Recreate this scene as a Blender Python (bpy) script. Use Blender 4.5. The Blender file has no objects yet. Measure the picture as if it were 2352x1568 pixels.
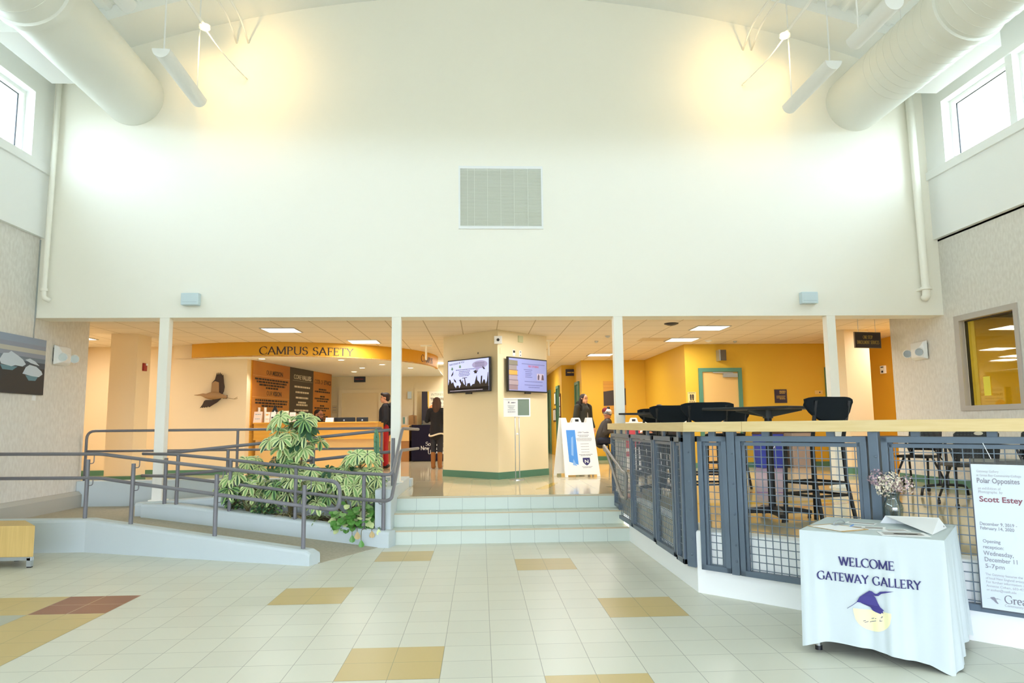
import bpy, bmesh, math, random
from mathutils import Vector as V, Matrix
R = math.radians
random.seed(7)
S = bpy.context.scene
C = S.collection

# ------------------------------------------------------------------ camera, world, exposure
def make_camera():
    f, pi, ya, ro = 1635.1, .117, .0456, -.0102
    F = V((math.sin(ya)*math.cos(pi), math.cos(ya)*math.cos(pi), math.sin(pi)))
    r = V((math.cos(ya), -math.sin(ya), 0)); u = r.cross(F)
    c, s = math.cos(ro), math.sin(ro)
    rr = c*r + s*u; uu = -s*r + c*u
    cd = bpy.data.cameras.new('camera'); co = bpy.data.objects.new('camera', cd); C.objects.link(co)
    m = Matrix.Identity(4)
    for i in range(3): m[i][0], m[i][1], m[i][2] = rr[i], uu[i], -F[i]
    m.translation = (-.0627, -9.0808, 1.4539)
    co.matrix_world = m
    cd.sensor_width = 36; cd.lens = f*36/2352; cd.clip_end = 200
    S.camera = co
make_camera()
S.view_settings.view_transform = 'Standard'; S.view_settings.look = 'None'
S.view_settings.gamma = 1; S.view_settings.use_curve_mapping = False
S.view_settings.exposure = 0.1
S.cycles.use_denoising = True
S.cycles.max_bounces = 8; S.cycles.diffuse_bounces = 5; S.cycles.glossy_bounces = 3
S.cycles.transparent_max_bounces = 8; S.cycles.caustics_reflective = False; S.cycles.caustics_refractive = False
S.cycles.sample_clamp_indirect = 6
W = bpy.data.worlds.new('sky'); S.world = W; W.use_nodes = True
def sky():                                     # overcast sky above the horizon, darker ground below it
    nt = W.node_tree; bg = nt.nodes['Background']; bg.inputs[1].default_value = 15.5
    tc = nt.nodes.new('ShaderNodeTexCoord'); sp = nt.nodes.new('ShaderNodeSeparateXYZ'); cr = nt.nodes.new('ShaderNodeValToRGB')
    ma = nt.nodes.new('ShaderNodeMath'); ma.operation = 'MULTIPLY_ADD'; ma.inputs[1].default_value = .5; ma.inputs[2].default_value = .5
    cr.color_ramp.elements[0].position = .49; cr.color_ramp.elements[0].color = (.20, .20, .19, 1)
    cr.color_ramp.elements[1].position = .51; cr.color_ramp.elements[1].color = (.75, .83, 1.04, 1)
    nt.links.new(tc.outputs['Generated'], sp.inputs[0]); nt.links.new(sp.outputs[2], ma.inputs[0]); nt.links.new(ma.outputs[0], cr.inputs[0]); nt.links.new(cr.outputs[0], bg.inputs[0])
sky()

def lin(c):
    if isinstance(c, str): c = [int(c[i:i+2], 16)/255 for i in (0, 2, 4)]
    return tuple(x/12.92 if x <= .04045 else ((x+.055)/1.055)**2.4 for x in c) + (1,)
def lamp(kind, name, loc, energy, col, size=.5, aim=None, spot=60, blend=.6, parent=None, sy=None):
    l = bpy.data.lights.new(name, kind); l.energy = energy; l.color = col
    o = bpy.data.objects.new(name, l); C.objects.link(o); o.location = loc
    if kind == 'AREA':
        l.size = size
        if sy: l.shape = 'RECTANGLE'; l.size_y = sy
    else: l.shadow_soft_size = size
    if kind == 'SPOT': l.spot_size = R(spot); l.spot_blend = blend
    if aim is not None: o.rotation_euler = (V(aim)-V(loc)).to_track_quat('-Z', 'Y').to_euler()
    return o
WARM = (1, .98, .96)

# ------------------------------------------------------------------ materials
MATS = {}
def M(name, col, rough=.5, metal=0, emit=0, noise=None, bump=0, spec=.5, trans=0, alpha=1):
    m = bpy.data.materials.new(name); m.use_nodes = True; MATS[name] = m
    nt = m.node_tree; b = nt.nodes['Principled BSDF']; c = lin(col)
    b.inputs['Base Color'].default_value = c; b.inputs['Roughness'].default_value = rough
    b.inputs['Metallic'].default_value = metal; b.inputs['Specular IOR Level'].default_value = spec
    b.inputs['Transmission Weight'].default_value = trans; b.inputs['Alpha'].default_value = alpha
    if emit: b.inputs['Emission Color'].default_value = c; b.inputs['Emission Strength'].default_value = emit
    if noise:                                   # (second colour, (sx, sy, sz), detail)
        tc = nt.nodes.new('ShaderNodeTexCoord'); mp = nt.nodes.new('ShaderNodeMapping'); n = nt.nodes.new('ShaderNodeTexNoise')
        mp.inputs['Scale'].default_value = noise[1]; n.inputs['Scale'].default_value = 1; n.inputs['Detail'].default_value = noise[2]
        cr = nt.nodes.new('ShaderNodeValToRGB'); cr.color_ramp.elements[0].position = .36; cr.color_ramp.elements[1].position = .64
        cr.color_ramp.elements[0].color = lin(noise[0]); cr.color_ramp.elements[1].color = c
        nt.links.new(tc.outputs['Object'], mp.inputs[0]); nt.links.new(mp.outputs[0], n.inputs['Vector'])
        nt.links.new(n.outputs['Fac'], cr.inputs[0]); nt.links.new(cr.outputs[0], b.inputs['Base Color'])
        if bump:
            bp = nt.nodes.new('ShaderNodeBump'); bp.inputs['Strength'].default_value = bump; bp.inputs['Distance'].default_value = .01
            nt.links.new(n.outputs['Fac'], bp.inputs['Height']); nt.links.new(bp.outputs[0], b.inputs['Normal'])
    return m
def grid_mat(name, col, line, rough, sx, sy, ox, oy, w, vary=.0, axes=(0, 1), spec=.5):
    """flat colour with joint lines every sx along one axis and sy along the other"""
    m = M(name, col, rough, spec=spec); nt = m.node_tree; b = nt.nodes['Principled BSDF']; N = nt.nodes.new; K = nt.links.new
    g = N('ShaderNodeNewGeometry'); sp = N('ShaderNodeSeparateXYZ'); K(g.outputs['Position'], sp.inputs[0])
    def mth(op, a, bb):
        n = N('ShaderNodeMath'); n.operation = op
        for i, x in enumerate((a, bb)):
            if isinstance(x, (int, float)): n.inputs[i].default_value = x
            elif x is not None: K(x, n.inputs[i])
        return n.outputs[0]
    masks = []; cells = []
    for ax, s, o in ((axes[0], sx, ox), (axes[1], sy, oy)):
        if not s: continue
        a = mth('DIVIDE', mth('SUBTRACT', sp.outputs[ax], o), s)
        cells.append(mth('FLOOR', a, None))
        fr = mth('FRACT', a, None); d = mth('MINIMUM', fr, mth('SUBTRACT', 1.0, fr))
        masks.append(mth('LESS_THAN', d, w/s))
    mask = masks[0] if len(masks) == 1 else mth('MAXIMUM', masks[0], masks[1])
    mx = N('ShaderNodeMix'); mx.data_type = 'RGBA'
    K(mask, mx.inputs[0]); mx.inputs[6].default_value = lin(col); mx.inputs[7].default_value = lin(line)
    if vary and len(cells) == 2:
        wn = N('ShaderNodeTexWhiteNoise'); cb = N('ShaderNodeCombineXYZ'); K(cells[0], cb.inputs[0]); K(cells[1], cb.inputs[1]); K(cb.outputs[0], wn.inputs[0])
        hs = N('ShaderNodeHueSaturation'); hs.inputs['Color'].default_value = lin(col)
        K(mth('ADD', mth('MULTIPLY', wn.outputs[0], vary), 1-vary/2), hs.inputs['Value']); K(hs.outputs[0], mx.inputs[6])
    K(mx.outputs[2], b.inputs['Base Color'])
    return m
T = .3048
cream = M('cream_paint', 'faf7ea', .6, spec=.25)
white_p = M('white_paint', 'f6f8f4', .6, spec=.25)
stone = M('stone_wallcovering', 'e6e3da', .7, noise=('dbd7cd', (26, 26, 13), 6), spec=.2)
bluegrey = M('pale_ramp_paint', 'c9d3d3', .6, spec=.25)
ramp_m = M('ramp_coating', 'b7b09c', .75, noise=('aca591', (30, 30, 30), 3), spec=.2)
tile = grid_mat('floor_tile', 'dadac9', 'a3a294', .34, T, T, 0, -T*.55, .0022, vary=.05, spec=.35)
tan_t = grid_mat('tan_tile', 'cdb67c', 'a3986c', .34, T, T, 0, -T*.55, .0022, spec=.35)
red_t = grid_mat('brick_red_tile', '96654e', 'd0c0a8', .34, T, T, 0, -T*.05, .003, spec=.35)
grey_t = grid_mat('grey_tile', 'b4b9ac', '9a9f94', .34, T, T, 0, -T*.05, .002, spec=.35)
stair_m = grid_mat('stair_tile', 'cdd6c8', '9ba79c', .35, T, 0, 0, 0, .0022, spec=.35)
nosing_shade = M('nosing_shadow_line', 'c4b694', .5)  # strip colour stands for the brown shadow line under each tread edge
vinyl = grid_mat('waxed_vinyl_tile', 'e2d3ae', 'd6c59d', .09, T, T, .1, .1, .0015, vary=.05, spec=.6)
ceil_t = grid_mat('ceiling_tile', 'e9dcc6', 'bfae8e', .8, .61, .61, .24, .07, .009, spec=.1)
yellow = M('golden_paint', 'd6ac38', .55, spec=.25)
butter = M('butter_paint', 'ebdcb6', .55, spec=.25)
peach = M('peach_warm_light_paint', 'eed9b2', .55, spec=.25)  # on the heron wall it stands for warm light on butter paint
gold = M('mustard_paint', 'd9a02c', .5, spec=.25)
green = M('green_trim', '4f8069', .45)
green_d = M('green_door', '3e6a4c', .45)
rail_m = M('grey_rail_paint', '77767a', .38, spec=.5)
rail_t = M('taupe_rail_paint', '8c8880', .38, spec=.5)
slate = M('slate_blue_steel', '5d6b78', .4, spec=.5)
maple = M('maple_veneer', 'e0c892', .4, noise=('d9bf86', (3, 3, 40), 3))
bench_w = M('bench_maple', 'd8b871', .45, noise=('cfae68', (60, 60, 2), 3))
desk_w = M('honey_maple', 'e5ab3c', .4, noise=('dca033', (2, 2, 40), 3))
desk_l = M('light_desk_panel', 'e9bf78', .45)
black = M('black_plastic', '16181a', .45)
blackf = M('black_fabric', '1c2124', .9, spec=.1)
chrome = M('chrome', 'c8ccd0', .18, metal=1)
alum = M('brushed_aluminium', 'b8bfc2', .35, metal=.8)
white = M('white_plastic', 'f2f4f2', .4)
palebl = M('pale_blue_plastic', 'cfe0e4', .4)
duct_m = M('white_duct', 'eceee6', .42, metal=.0, spec=.6)
ink = M('black_ink', '201a18', .6)
navy = M('navy_ink', '2c2a66', .6)
purple = M('indigo_print', '3b347e', .6)
greyink = M('grey_ink', '8c8a94', .6)
redink = M('dull_red_ink', '8a5560', .6)
gridwire = M('wire_paint', '66747f', .4)
cloth_w = M('white_tablecloth', 'c8d2d1', .85, spec=.1)
paper = M('white_paper', 'f3f5f3', .7)
darkpanel = M('charcoal_panel', '3c3327', .5)
brown = M('umber_letter', '33200e', .5)
kraft = M('clipboard_board', 'c2a26c', .6)
soil = M('potting_soil', '3c3023', .95, noise=('5a4934', (40, 40, 40), 4), bump=.5)
def glass_mat(name, tint, f=.1, rough=0.02):
    m = bpy.data.materials.new(name); m.use_nodes = True; nt = m.node_tree; nt.nodes.clear()
    o = nt.nodes.new('ShaderNodeOutputMaterial'); mx = nt.nodes.new('ShaderNodeMixShader'); t = nt.nodes.new('ShaderNodeBsdfTransparent')
    g = nt.nodes.new('ShaderNodeBsdfGlossy'); g.inputs['Roughness'].default_value = rough; t.inputs[0].default_value = lin(tint)
    mx.inputs[0].default_value = f
    nt.links.new(t.outputs[0], mx.inputs[1]); nt.links.new(g.outputs[0], mx.inputs[2]); nt.links.new(mx.outputs[0], o.inputs[0])
    return m
pane = glass_mat('window_glass', 'f4fbf9'); pane_i = glass_mat('tinted_interior_glass', 'd6cf86'); clear = glass_mat('clear_acrylic', 'c2c8c8')
vglass = M('vase_glass', 'f2fbfb', .03, trans=1)
troffer_m = M('troffer_diffuser', 'fff6ea', .6, emit=2.2)
lamp_w = M('lamp_glow', 'fff6dc', .6, emit=3)

# ------------------------------------------------------------------ mesh helpers
MW = {}
class B:
    def __init__(s): s.bm = bmesh.new(); s.mi = 0
    def _f(s, vs):
        try: fc = s.bm.faces.new(vs); fc.material_index = s.mi; return fc
        except ValueError: return None
    def box(s, x0, x1, y0, y1, z0, z1, m=None):
        p = [V((x, y, z)) for z in (z0, z1) for y in (y0, y1) for x in (x0, x1)]
        if m is not None: p = [m @ q for q in p]
        v = [s.bm.verts.new(q) for q in p]
        for f in ((0, 2, 3, 1), (4, 5, 7, 6), (0, 1, 5, 4), (2, 6, 7, 3), (0, 4, 6, 2), (1, 3, 7, 5)): s._f([v[i] for i in f])
        return s
    def bar(s, a, b, w, h=None):               # square bar between two points
        a, b = V(a), V(b); d = (b-a); L = d.length; h = h or w
        up = V((0, 0, 1)) if abs(d.normalized().z) < .95 else V((0, 1, 0))
        x = d.normalized(); y = up.cross(x).normalized(); z = x.cross(y)
        m = Matrix((x, y, z)).transposed().to_4x4(); m.translation = a
        return s.box(0, L, -w/2, w/2, -h/2, h/2, m)
    def tube(s, pts, r, n=8, closed=False):
        pts = [V(p) for p in pts]; N = len(pts); rs = r if isinstance(r, (list, tuple)) else [r]*N
        rings = []; nrm = None
        for i, p in enumerate(pts):
            a = pts[i-1] if (i or closed) else p; b = pts[(i+1) % N] if (i < N-1 or closed) else p
            t = (b-a).normalized()
            if nrm is None: nrm = (V((0, 0, 1)) if abs(t.z) < .9 else V((1, 0, 0))).cross(t).normalized()
            else:
                nrm = nrm - t*nrm.dot(t)
                nrm = nrm.normalized() if nrm.length > 1e-6 else t.orthogonal().normalized()
            bn = t.cross(nrm)
            rings.append([s.bm.verts.new(p + (nrm*math.cos(k*2*math.pi/n) + bn*math.sin(k*2*math.pi/n))*rs[i]) for k in range(n)])
        for i in range(N if closed else N-1):
            A, Bq = rings[i], rings[(i+1) % N]
            for k in range(n): s._f((A[k], A[(k+1) % n], Bq[(k+1) % n], Bq[k]))
        if not closed: s._f(rings[0][::-1]); s._f(rings[-1])
        return s
    def cyl(s, a, b, r0, r1=None, n=16): return s.tube([a, b], [r0, r0 if r1 is None else r1], n)
    def sph(s, c, r, u=16, v=10, m=None):
        r = (r, r, r) if isinstance(r, (int, float)) else r
        mm = Matrix.Translation(c) @ (m if m is not None else Matrix.Identity(4)) @ Matrix.Diagonal((r[0], r[1], r[2], 1))
        g = bmesh.ops.create_uvsphere(s.bm, u_segments=u, v_segments=v, radius=1, matrix=mm)
        for q in g['verts']:
            for f in q.link_faces: f.material_index = s.mi
        return s
    def poly(s, pts): s._f([s.bm.verts.new(V(p)) for p in pts]); return s
    def tess(s, pts, fn):                      # concave 2D outline -> triangles, fn maps (x, y) to 3D
        from mathutils.geometry import tessellate_polygon
        vs = [s.bm.verts.new(fn(x, y)) for x, y in pts]
        for a, c, e in tessellate_polygon([[V((x, y, 0)) for x, y in pts]]): s._f((vs[a], vs[c], vs[e]))
        return s
    def prism(s, pts, z0, z1, m=None):
        lo = [V((p[0], p[1], z0)) for p in pts]; hi = [V((p[0], p[1], z1)) for p in pts]
        if m is not None: lo = [m @ q for q in lo]; hi = [m @ q for q in hi]
        a = [s.bm.verts.new(q) for q in lo]; b = [s.bm.verts.new(q) for q in hi]; n = len(pts)
        s._f(a[::-1]); s._f(b)
        for i in range(n): s._f((a[i], a[(i+1) % n], b[(i+1) % n], b[i]))
        return s
    def loft(s, rings, caps=True, closed=True):
        rr = [[s.bm.verts.new(V(p)) for p in r] for r in rings]
        for A, Bq in zip(rr, rr[1:]):
            n = len(A)
            for k in range(n if closed else n-1): s._f((A[k], A[(k+1) % n], Bq[(k+1) % n], Bq[k]))
        if caps: s._f(rr[0][::-1]); s._f(rr[-1])
        return s
    def lathe(s, prof, n=24, c=(0, 0, 0)):
        return s.loft([[(c[0]+r*math.cos(k*2*math.pi/n), c[1]+r*math.sin(k*2*math.pi/n), c[2]+z) for k in range(n)] for r, z in prof])
    def obj(s, name, mat, parent=None, smooth=False, bevel=0, label=None, keep=False):
        bmesh.ops.recalc_face_normals(s.bm, faces=s.bm.faces) if not keep else None
        if parent is not None and parent.name in MW: s.bm.transform(MW[parent.name].inverted())
        me = bpy.data.meshes.new(name); s.bm.to_mesh(me); s.bm.free()
        for m in (mat if isinstance(mat, (list, tuple)) else [mat]): me.materials.append(m)
        if smooth:
            for p in me.polygons: p.use_smooth = True
        o = bpy.data.objects.new(name, me); C.objects.link(o)
        if parent is not None: o.parent = parent; MW[o.name] = MW.get(parent.name, Matrix.Identity(4)).copy()
        if bevel:
            bv = o.modifiers.new('bevel', 'BEVEL'); bv.width = bevel; bv.segments = 2; bv.limit_method = 'ANGLE'; bv.angle_limit = R(40)
        if smooth == 'auto':
            o.modifiers.new('edge', 'EDGE_SPLIT').split_angle = R(40)
        if label: o['label'] = label
        return o
def tag(o, label, cat, group=None):
    o['label'] = label; o['category'] = cat
    if group: o['group'] = group
    return o
def thing(name, label, cat, loc=(0, 0, 0), rz=0, group=None):
    o = bpy.data.objects.new(name, None); C.objects.link(o); o.location = loc; o.rotation_euler = (0, 0, rz); o.empty_display_size = .1
    MW[o.name] = Matrix.Translation(loc) @ Matrix.Rotation(rz, 4, 'Z')
    return tag(o, label, cat, group)
def struct(o): o['kind'] = 'structure'; return o
def stuff(o): o['kind'] = 'stuff'; return o
def dup(root, loc, rz, label, group=None):
    r = root.copy(); C.objects.link(r); r.location = loc; r.rotation_euler = (0, 0, rz); r['label'] = label
    if group: r['group'] = group
    for ch in list(root.children):
        c = ch.copy(); C.objects.link(c); c.parent = r
        for g in list(ch.children): d = g.copy(); C.objects.link(d); d.parent = c
    return r
def face(o, xd, up=(0, 0, 1)):                 # x along xd, y up, z out of the face (towards the viewer)
    x = V(xd).normalized(); y = V(up); y = (y - x*y.dot(x)).normalized(); z = x.cross(y)
    m = Matrix((x, y, z)).transposed().to_4x4(); m.translation = V(o); return m
def smoothpath(pts, r=.08, k=5):               # rounds the corners of a polyline
    pts = [V(p) for p in pts]; out = [pts[0]]
    for a, b, c in zip(pts, pts[1:], pts[2:]):
        u = (a-b); w = (c-b); q = min(r, u.length*.45, w.length*.45); p0 = b+u.normalized()*q; p1 = b+w.normalized()*q
        for i in range(k+1):
            t = i/k; out.append((1-t)**2*p0 + 2*t*(1-t)*b + t*t*p1)
    return out + [pts[-1]]
def text(s, m, mat, parent, width=None, size=.1, name='lettering', bold=0, align='CENTER', depth=.0015):
    cu = bpy.data.curves.new('t', 'FONT'); cu.body = s; cu.size = size; cu.align_x = align; cu.extrude = depth/2; cu.offset = bold*size; cu.resolution_u = 3
    ob = bpy.data.objects.new('t', cu); C.objects.link(ob); bpy.context.view_layer.update()
    me = bpy.data.meshes.new_from_object(ob.evaluated_get(bpy.context.evaluated_depsgraph_get()))
    bpy.data.objects.remove(ob); bpy.data.curves.remove(cu)
    b = B(); b.bm.from_mesh(me); bpy.data.meshes.remove(me)
    xs = [v.co.x for v in b.bm.verts]; k = width/(max(xs)-min(xs)) if width else 1
    b.bm.transform(m @ Matrix.Diagonal((k, 1, 1, 1)))
    for f in b.bm.faces: f.material_index = 0
    return b.obj(name, mat, parent, keep=True)
def dashes(b, m, x0, x1, y, h, align=0, n=None, seed=0):   # one line of print too small to read
    rnd = random.Random(seed); x = x0
    while x < x1:
        w = min(rnd.uniform(2.0, 6.5)*h*.62, x1-x)
        b.box(x, x+w, y-h/2, y+h/2, 0, .001, m); x += w+h*.5
# ---- serif capitals and lower case, drawn with a broad nib
def arc(cx, cy, rx, ry, a0, a1, n=14): return [(cx+rx*math.cos(R(a0+(a1-a0)*i/n)), cy+ry*math.sin(R(a0+(a1-a0)*i/n))) for i in range(n+1)]
G = {
 'C': (.80, [arc(.45, .5, .40, .5, 48, 312)], [('v', .72, .8), ('v', .72, .17)]),
 'A': (.82, [[(.08, 0), (.40, 1)], [(.38, 1), (.75, 0)], [(.2, .34), (.62, .34)]], [('h', .08, 0), ('h', .75, 0)]),
 'M': (1.0, [[(.12, 0), (.15, 1)], [(.13, 1), (.48, .08)], [(.48, .08), (.85, 1)], [(.85, 1), (.88, 0)]], [('h', .12, 0), ('h', .88, 0), ('h', .1, 1), ('h', .88, 1)]),
 'P': (.64, [[(.16, 0), (.16, 1)], [(.16, .98)]+arc(.28, .73, .27, .25, 90, -90)+[(.16, .48)]], [('h', .16, 0), ('h', .1, 1)]),
 'U': (.84, [[(.15, 1), (.15, .32)]+arc(.43, .32, .28, .32, 180, 360)+[(.71, 1)]], [('h', .15, 1), ('h', .71, 1)]),
 'S': (.60, [arc(.30, .75, .2, .24, 35, 260)+arc(.29, .27, .23, .26, 80, -145)], [('v', .5, .84), ('v', .08, .15)]),
 'F': (.60, [[(.16, 0), (.16, 1)], [(.16, .98), (.55, .98)], [(.16, .5), (.45, .5)]], [('h', .16, 0), ('h', .1, 1), ('v', .55, .9), ('v', .45, .5)]),
 'E': (.66, [[(.16, 0), (.16, 1)], [(.16, .98), (.56, .98)], [(.16, .5), (.46, .5)], [(.16, .02), (.58, .02)]], [('h', .1, 0), ('h', .1, 1), ('v', .56, .9), ('v', .46, .5), ('v', .58, .1)]),
 'T': (.72, [[(.36, 0), (.36, 1)], [(.05, .98), (.67, .98)]], [('h', .36, 0), ('v', .05, .9), ('v', .67, .9)]),
 'Y': (.76, [[(.08, 1), (.38, .48)], [(.7, 1), (.38, .48)], [(.38, .5), (.38, 0)]], [('h', .08, 1), ('h', .7, 1), ('h', .38, 0)]),
 'W': (1.08, [[(.08, 1), (.34, 0)], [(.34, 0), (.54, .96)], [(.54, .96), (.78, 0)], [(.78, 0), (1.02, 1)]], [('h', .08, 1), ('h', 1.02, 1), ('h', .54, 1)]),
 'L': (.62, [[(.16, 0), (.16, 1)], [(.16, .02), (.56, .02)]], [('h', .12, 0), ('h', .16, 1), ('v', .56, .1)]),
 'O': (.9, [arc(.45, .5, .38, .5, 0, 360, 24)], []),
 'G': (.86, [arc(.45, .5, .40, .5, 48, 300)+[(.72, .12), (.72, .42)]], [('v', .72, .8), ('h', .7, .42)]),
 'R': (.72, [[(.16, 0), (.16, 1)], [(.16, .98)]+arc(.28, .75, .25, .23, 90, -90)+[(.16, .52)], [(.34, .52), (.68, 0)]], [('h', .16, 0), ('h', .1, 1), ('h', .7, 0)]),
 'N': (.86, [[(.14, 0), (.14, 1)], [(.13, 1), (.72, 0)], [(.72, 0), (.72, 1)]], [('h', .14, 0), ('h', .1, 1), ('h', .72, 1)]),
 'H': (.86, [[(.16, 0), (.16, 1)], [(.7, 0), (.7, 1)], [(.16, .5), (.7, .5)]], [('h', .16, 0), ('h', .16, 1), ('h', .7, 0), ('h', .7, 1)]),
 'B': (.68, [[(.16, 0), (.16, 1)], [(.16, .98)]+arc(.28, .75, .22, .23, 90, -90)+[(.16, .52)], [(.16, .52)]+arc(.3, .26, .26, .25, 90, -90)+[(.16, .02)]], [('h', .1, 0), ('h', .1, 1)]),
 'V': (.8, [[(.08, 1), (.4, 0)], [(.4, 0), (.72, 1)]], [('h', .08, 1), ('h', .72, 1)]),
 'I': (.32, [[(.16, 0), (.16, 1)]], [('h', .16, 0), ('h', .16, 1)]),
 'o': (.54, [arc(.27, .31, .21, .31, 0, 360, 18)], []),
 'u': (.58, [[(.12, .6), (.12, .2)]+arc(.27, .18, .15, .17, 180, 340)+[(.43, .2)], [(.44, .6), (.44, 0)]], [('h', .08, .6), ('h', .4, .6)]),
 't': (.36, [[(.15, .85), (.15, .15)]+arc(.24, .12, .09, .11, 180, 310), [(.03, .6), (.32, .6)]], []),
 'h': (.58, [[(.12, 0), (.12, 1)], [(.12, .42)]+arc(.29, .42, .15, .19, 150, 0)+[(.44, 0)]], [('h', .12, 0), ('h', .44, 0), ('h', .08, 1)]),
 'e': (.50, [[(.07, .34), (.43, .34)]+arc(.26, .32, .19, .3, 5, 310)], []),
 'r': (.40, [[(.12, 0), (.12, .6)], [(.12, .4)]+arc(.26, .46, .12, .13, 150, 40)], [('h', .12, 0), ('h', .08, .6)]),
 'n': (.58, [[(.12, 0), (.12, .6)], [(.12, .4)]+arc(.29, .42, .15, .19, 150, 0)+[(.44, 0)]], [('h', .12, 0), ('h', .44, 0), ('h', .08, .6)]),
 'w': (.8, [[(.06, .6), (.24, 0)], [(.24, 0), (.4, .6)], [(.4, .6), (.58, 0)], [(.58, 0), (.74, .6)]], [('h', .06, .6), ('h', .74, .6)]),
 'a': (.48, [arc(.22, .44, .15, .17, 150, 0)+[(.37, .05)], arc(.22, .17, .15, .17, 60, 340)], []),
 'm': (.88, [[(.12, 0), (.12, .6)], [(.12, .4)]+arc(.27, .43, .13, .18, 150, 0)+[(.4, 0)], [(.4, .4)]+arc(.56, .43, .14, .18, 150, 0)+[(.7, 0)]], [('h', .12, 0), ('h', .4, 0), ('h', .7, 0)]),
 'p': (.56, [[(.12, -.28), (.12, .6)], arc(.27, .31, .19, .3, 150, -150)], [('h', .12, -.28), ('h', .08, .6)]),
 's': (.42, [arc(.21, .45, .13, .15, 35, 260)+arc(.2, .16, .15, .15, 80, -145)], []),
 'i': (.28, [[(.13, 0), (.13, .6)], [(.13, .82), (.13, .9)]], [('h', .13, 0), ('h', .1, .6)]),
 'v': (.54, [[(.06, .6), (.27, 0)], [(.27, 0), (.48, .6)]], [('h', .06, .6), ('h', .48, .6)]),
 'y': (.54, [[(.06, .6), (.28, .02)], [(.48, .6), (.2, -.26)]], [('h', .06, .6), ('h', .48, .6)]),
 ' ': (.42, [], []),
}
def serif_strip(s):
    out = []; x = 0
    for ch in s: out.append((ch, x)); x += G[ch][0]
    return out, x
def serif(s, fn, h, mat, parent, width, name='lettering', thick=.13, thin=.045, d=.002, second=None):
    """fn(x, y) -> 3D point and outward normal; x runs over the given width"""
    gl, L = serif_strip(s); b = B(); k = width/L
    def quad(p, q, w):
        dx, dy = q[0]-p[0], q[1]-p[1]; l = math.hypot(dx, dy)
        if l < 1e-6: return
        nx, ny = -dy/l*w/2, dx/l*w/2; ex, ey = dx/l*w*.12, dy/l*w*.12
        c = [(p[0]-ex+nx, p[1]-ey+ny), (q[0]+ex+nx, q[1]+ey+ny), (q[0]+ex-nx, q[1]+ey-ny), (p[0]-ex-nx, p[1]-ey-ny)]
        lo = []; hi = []
        for u, w2 in c:
            P, N = fn(u*k, w2*h); lo.append(b.bm.verts.new(P)); hi.append(b.bm.verts.new(P+N*d))
        b._f(hi)
        for i in range(4): b._f((lo[i], lo[(i+1) % 4], hi[(i+1) % 4], hi[i]))
    for ch, x in gl:
        _, strokes, ser = G[ch]
        for st in strokes:
            for p, q in zip(st, st[1:]):
                a = math.atan2(q[1]-p[1], q[0]-p[0]); w = thin+(thick-thin)*abs(math.sin(a-R(18)))
                quad((x+p[0], p[1]), (x+q[0], q[1]), w)
        for kind, sx, sy in ser:
            if kind == 'h': quad((x+sx-.11, sy+(.018 if sy < .5 else -.018)), (x+sx+.11, sy+(.018 if sy < .5 else -.018)), .04)
            else: quad((x+sx, sy-.1), (x+sx, sy+.1), .045)
    return b.obj(name, mat, parent)
def flatfn(m): return lambda x, y: (m @ V((x, y, 0)), (m.to_3x3() @ V((0, 0, 1))))

# ================================================================== THE SETTING
PZ, CZ = .517, 3.15
XL, XR = -6.24, 6.77
def az(x): return 7.9-(16.7-math.sqrt(16.7**2-(x-.28)**2))
def bx(name, mat, *boxes, **k):
    b = B()
    for q in boxes: b.box(*q)
    return b.obj(name, mat, **k)
# lower floor with its coloured tiles
b = B(); b.poly([(-6.6, -17, 0), (7.1, -17, 0), (7.1, .1, 0), (-6.6, .1, 0)])
def tq(mi, c0, c1, k0, k1, z=.0006):
    b.mi = mi; x0, x1, y0, y1 = (c0-3)*T, (c1-3)*T, -T*k1, -T*k0; b.poly([(x0, y0, z), (x1, y0, z), (x1, y1, z), (x0, y1, z)])
for c, k in ((-1, 1.55), (4, 3.55), (-3, 7.55), (6, 9.55), (0, 13.55), (4, 15.55)): tq(1, c, c+2, k, k+2)
tq(2, -9, -7, 8.05, 10.05); tq(1, -17, -9, 8.05, 10.05); tq(1, -9, -7, 10.05, 22); tq(3, -17, -9, 10.05, 22)
struct(b.obj('floor', [tile, tan_t, red_t, grey_t]))
# raised floor
b = B(); b.prism([(-1.17, .70), (1.80, .70), (1.80, -2.66), (1.98, -2.87), (6.77, -8.03), (6.77, 2.39), (9.0, 2.39), (9.0, 16.5), (-8.4, 16.5), (-8.4, 2.45), (-1.17, 2.45)], .3, PZ)
struct(b.obj('floor_platform', vinyl))
# faint coloured bands laid into the vinyl
b = B()
for (p, a, l, w) in (((2.5, -.9), 8, 2.6, .16), ((3.2, .6), -14, 3.2, .12), ((1.9, 1.6), 20, 2.4, .14), ((.9, 1.5), 75, 1.2, .1), ((3.4, -1.3), 30, 2.0, .10)):
    m = Matrix.Translation((p[0], p[1], PZ+.0008)) @ Matrix.Rotation(R(a), 4, 'Z'); b.mi = (len(b.bm.faces)) % 3
    b.poly([m @ V(q) for q in ((0, 0, 0), (l, 0, 0), (l, w, 0), (0, w*1.6, 0))])
struct(b.obj('floor_inlay', [M('inlay_yellow', 'e2c46c', .09), M('inlay_rust', 'd9a67c', .09), M('inlay_sage', 'c3c49a', .09)]))
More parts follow.
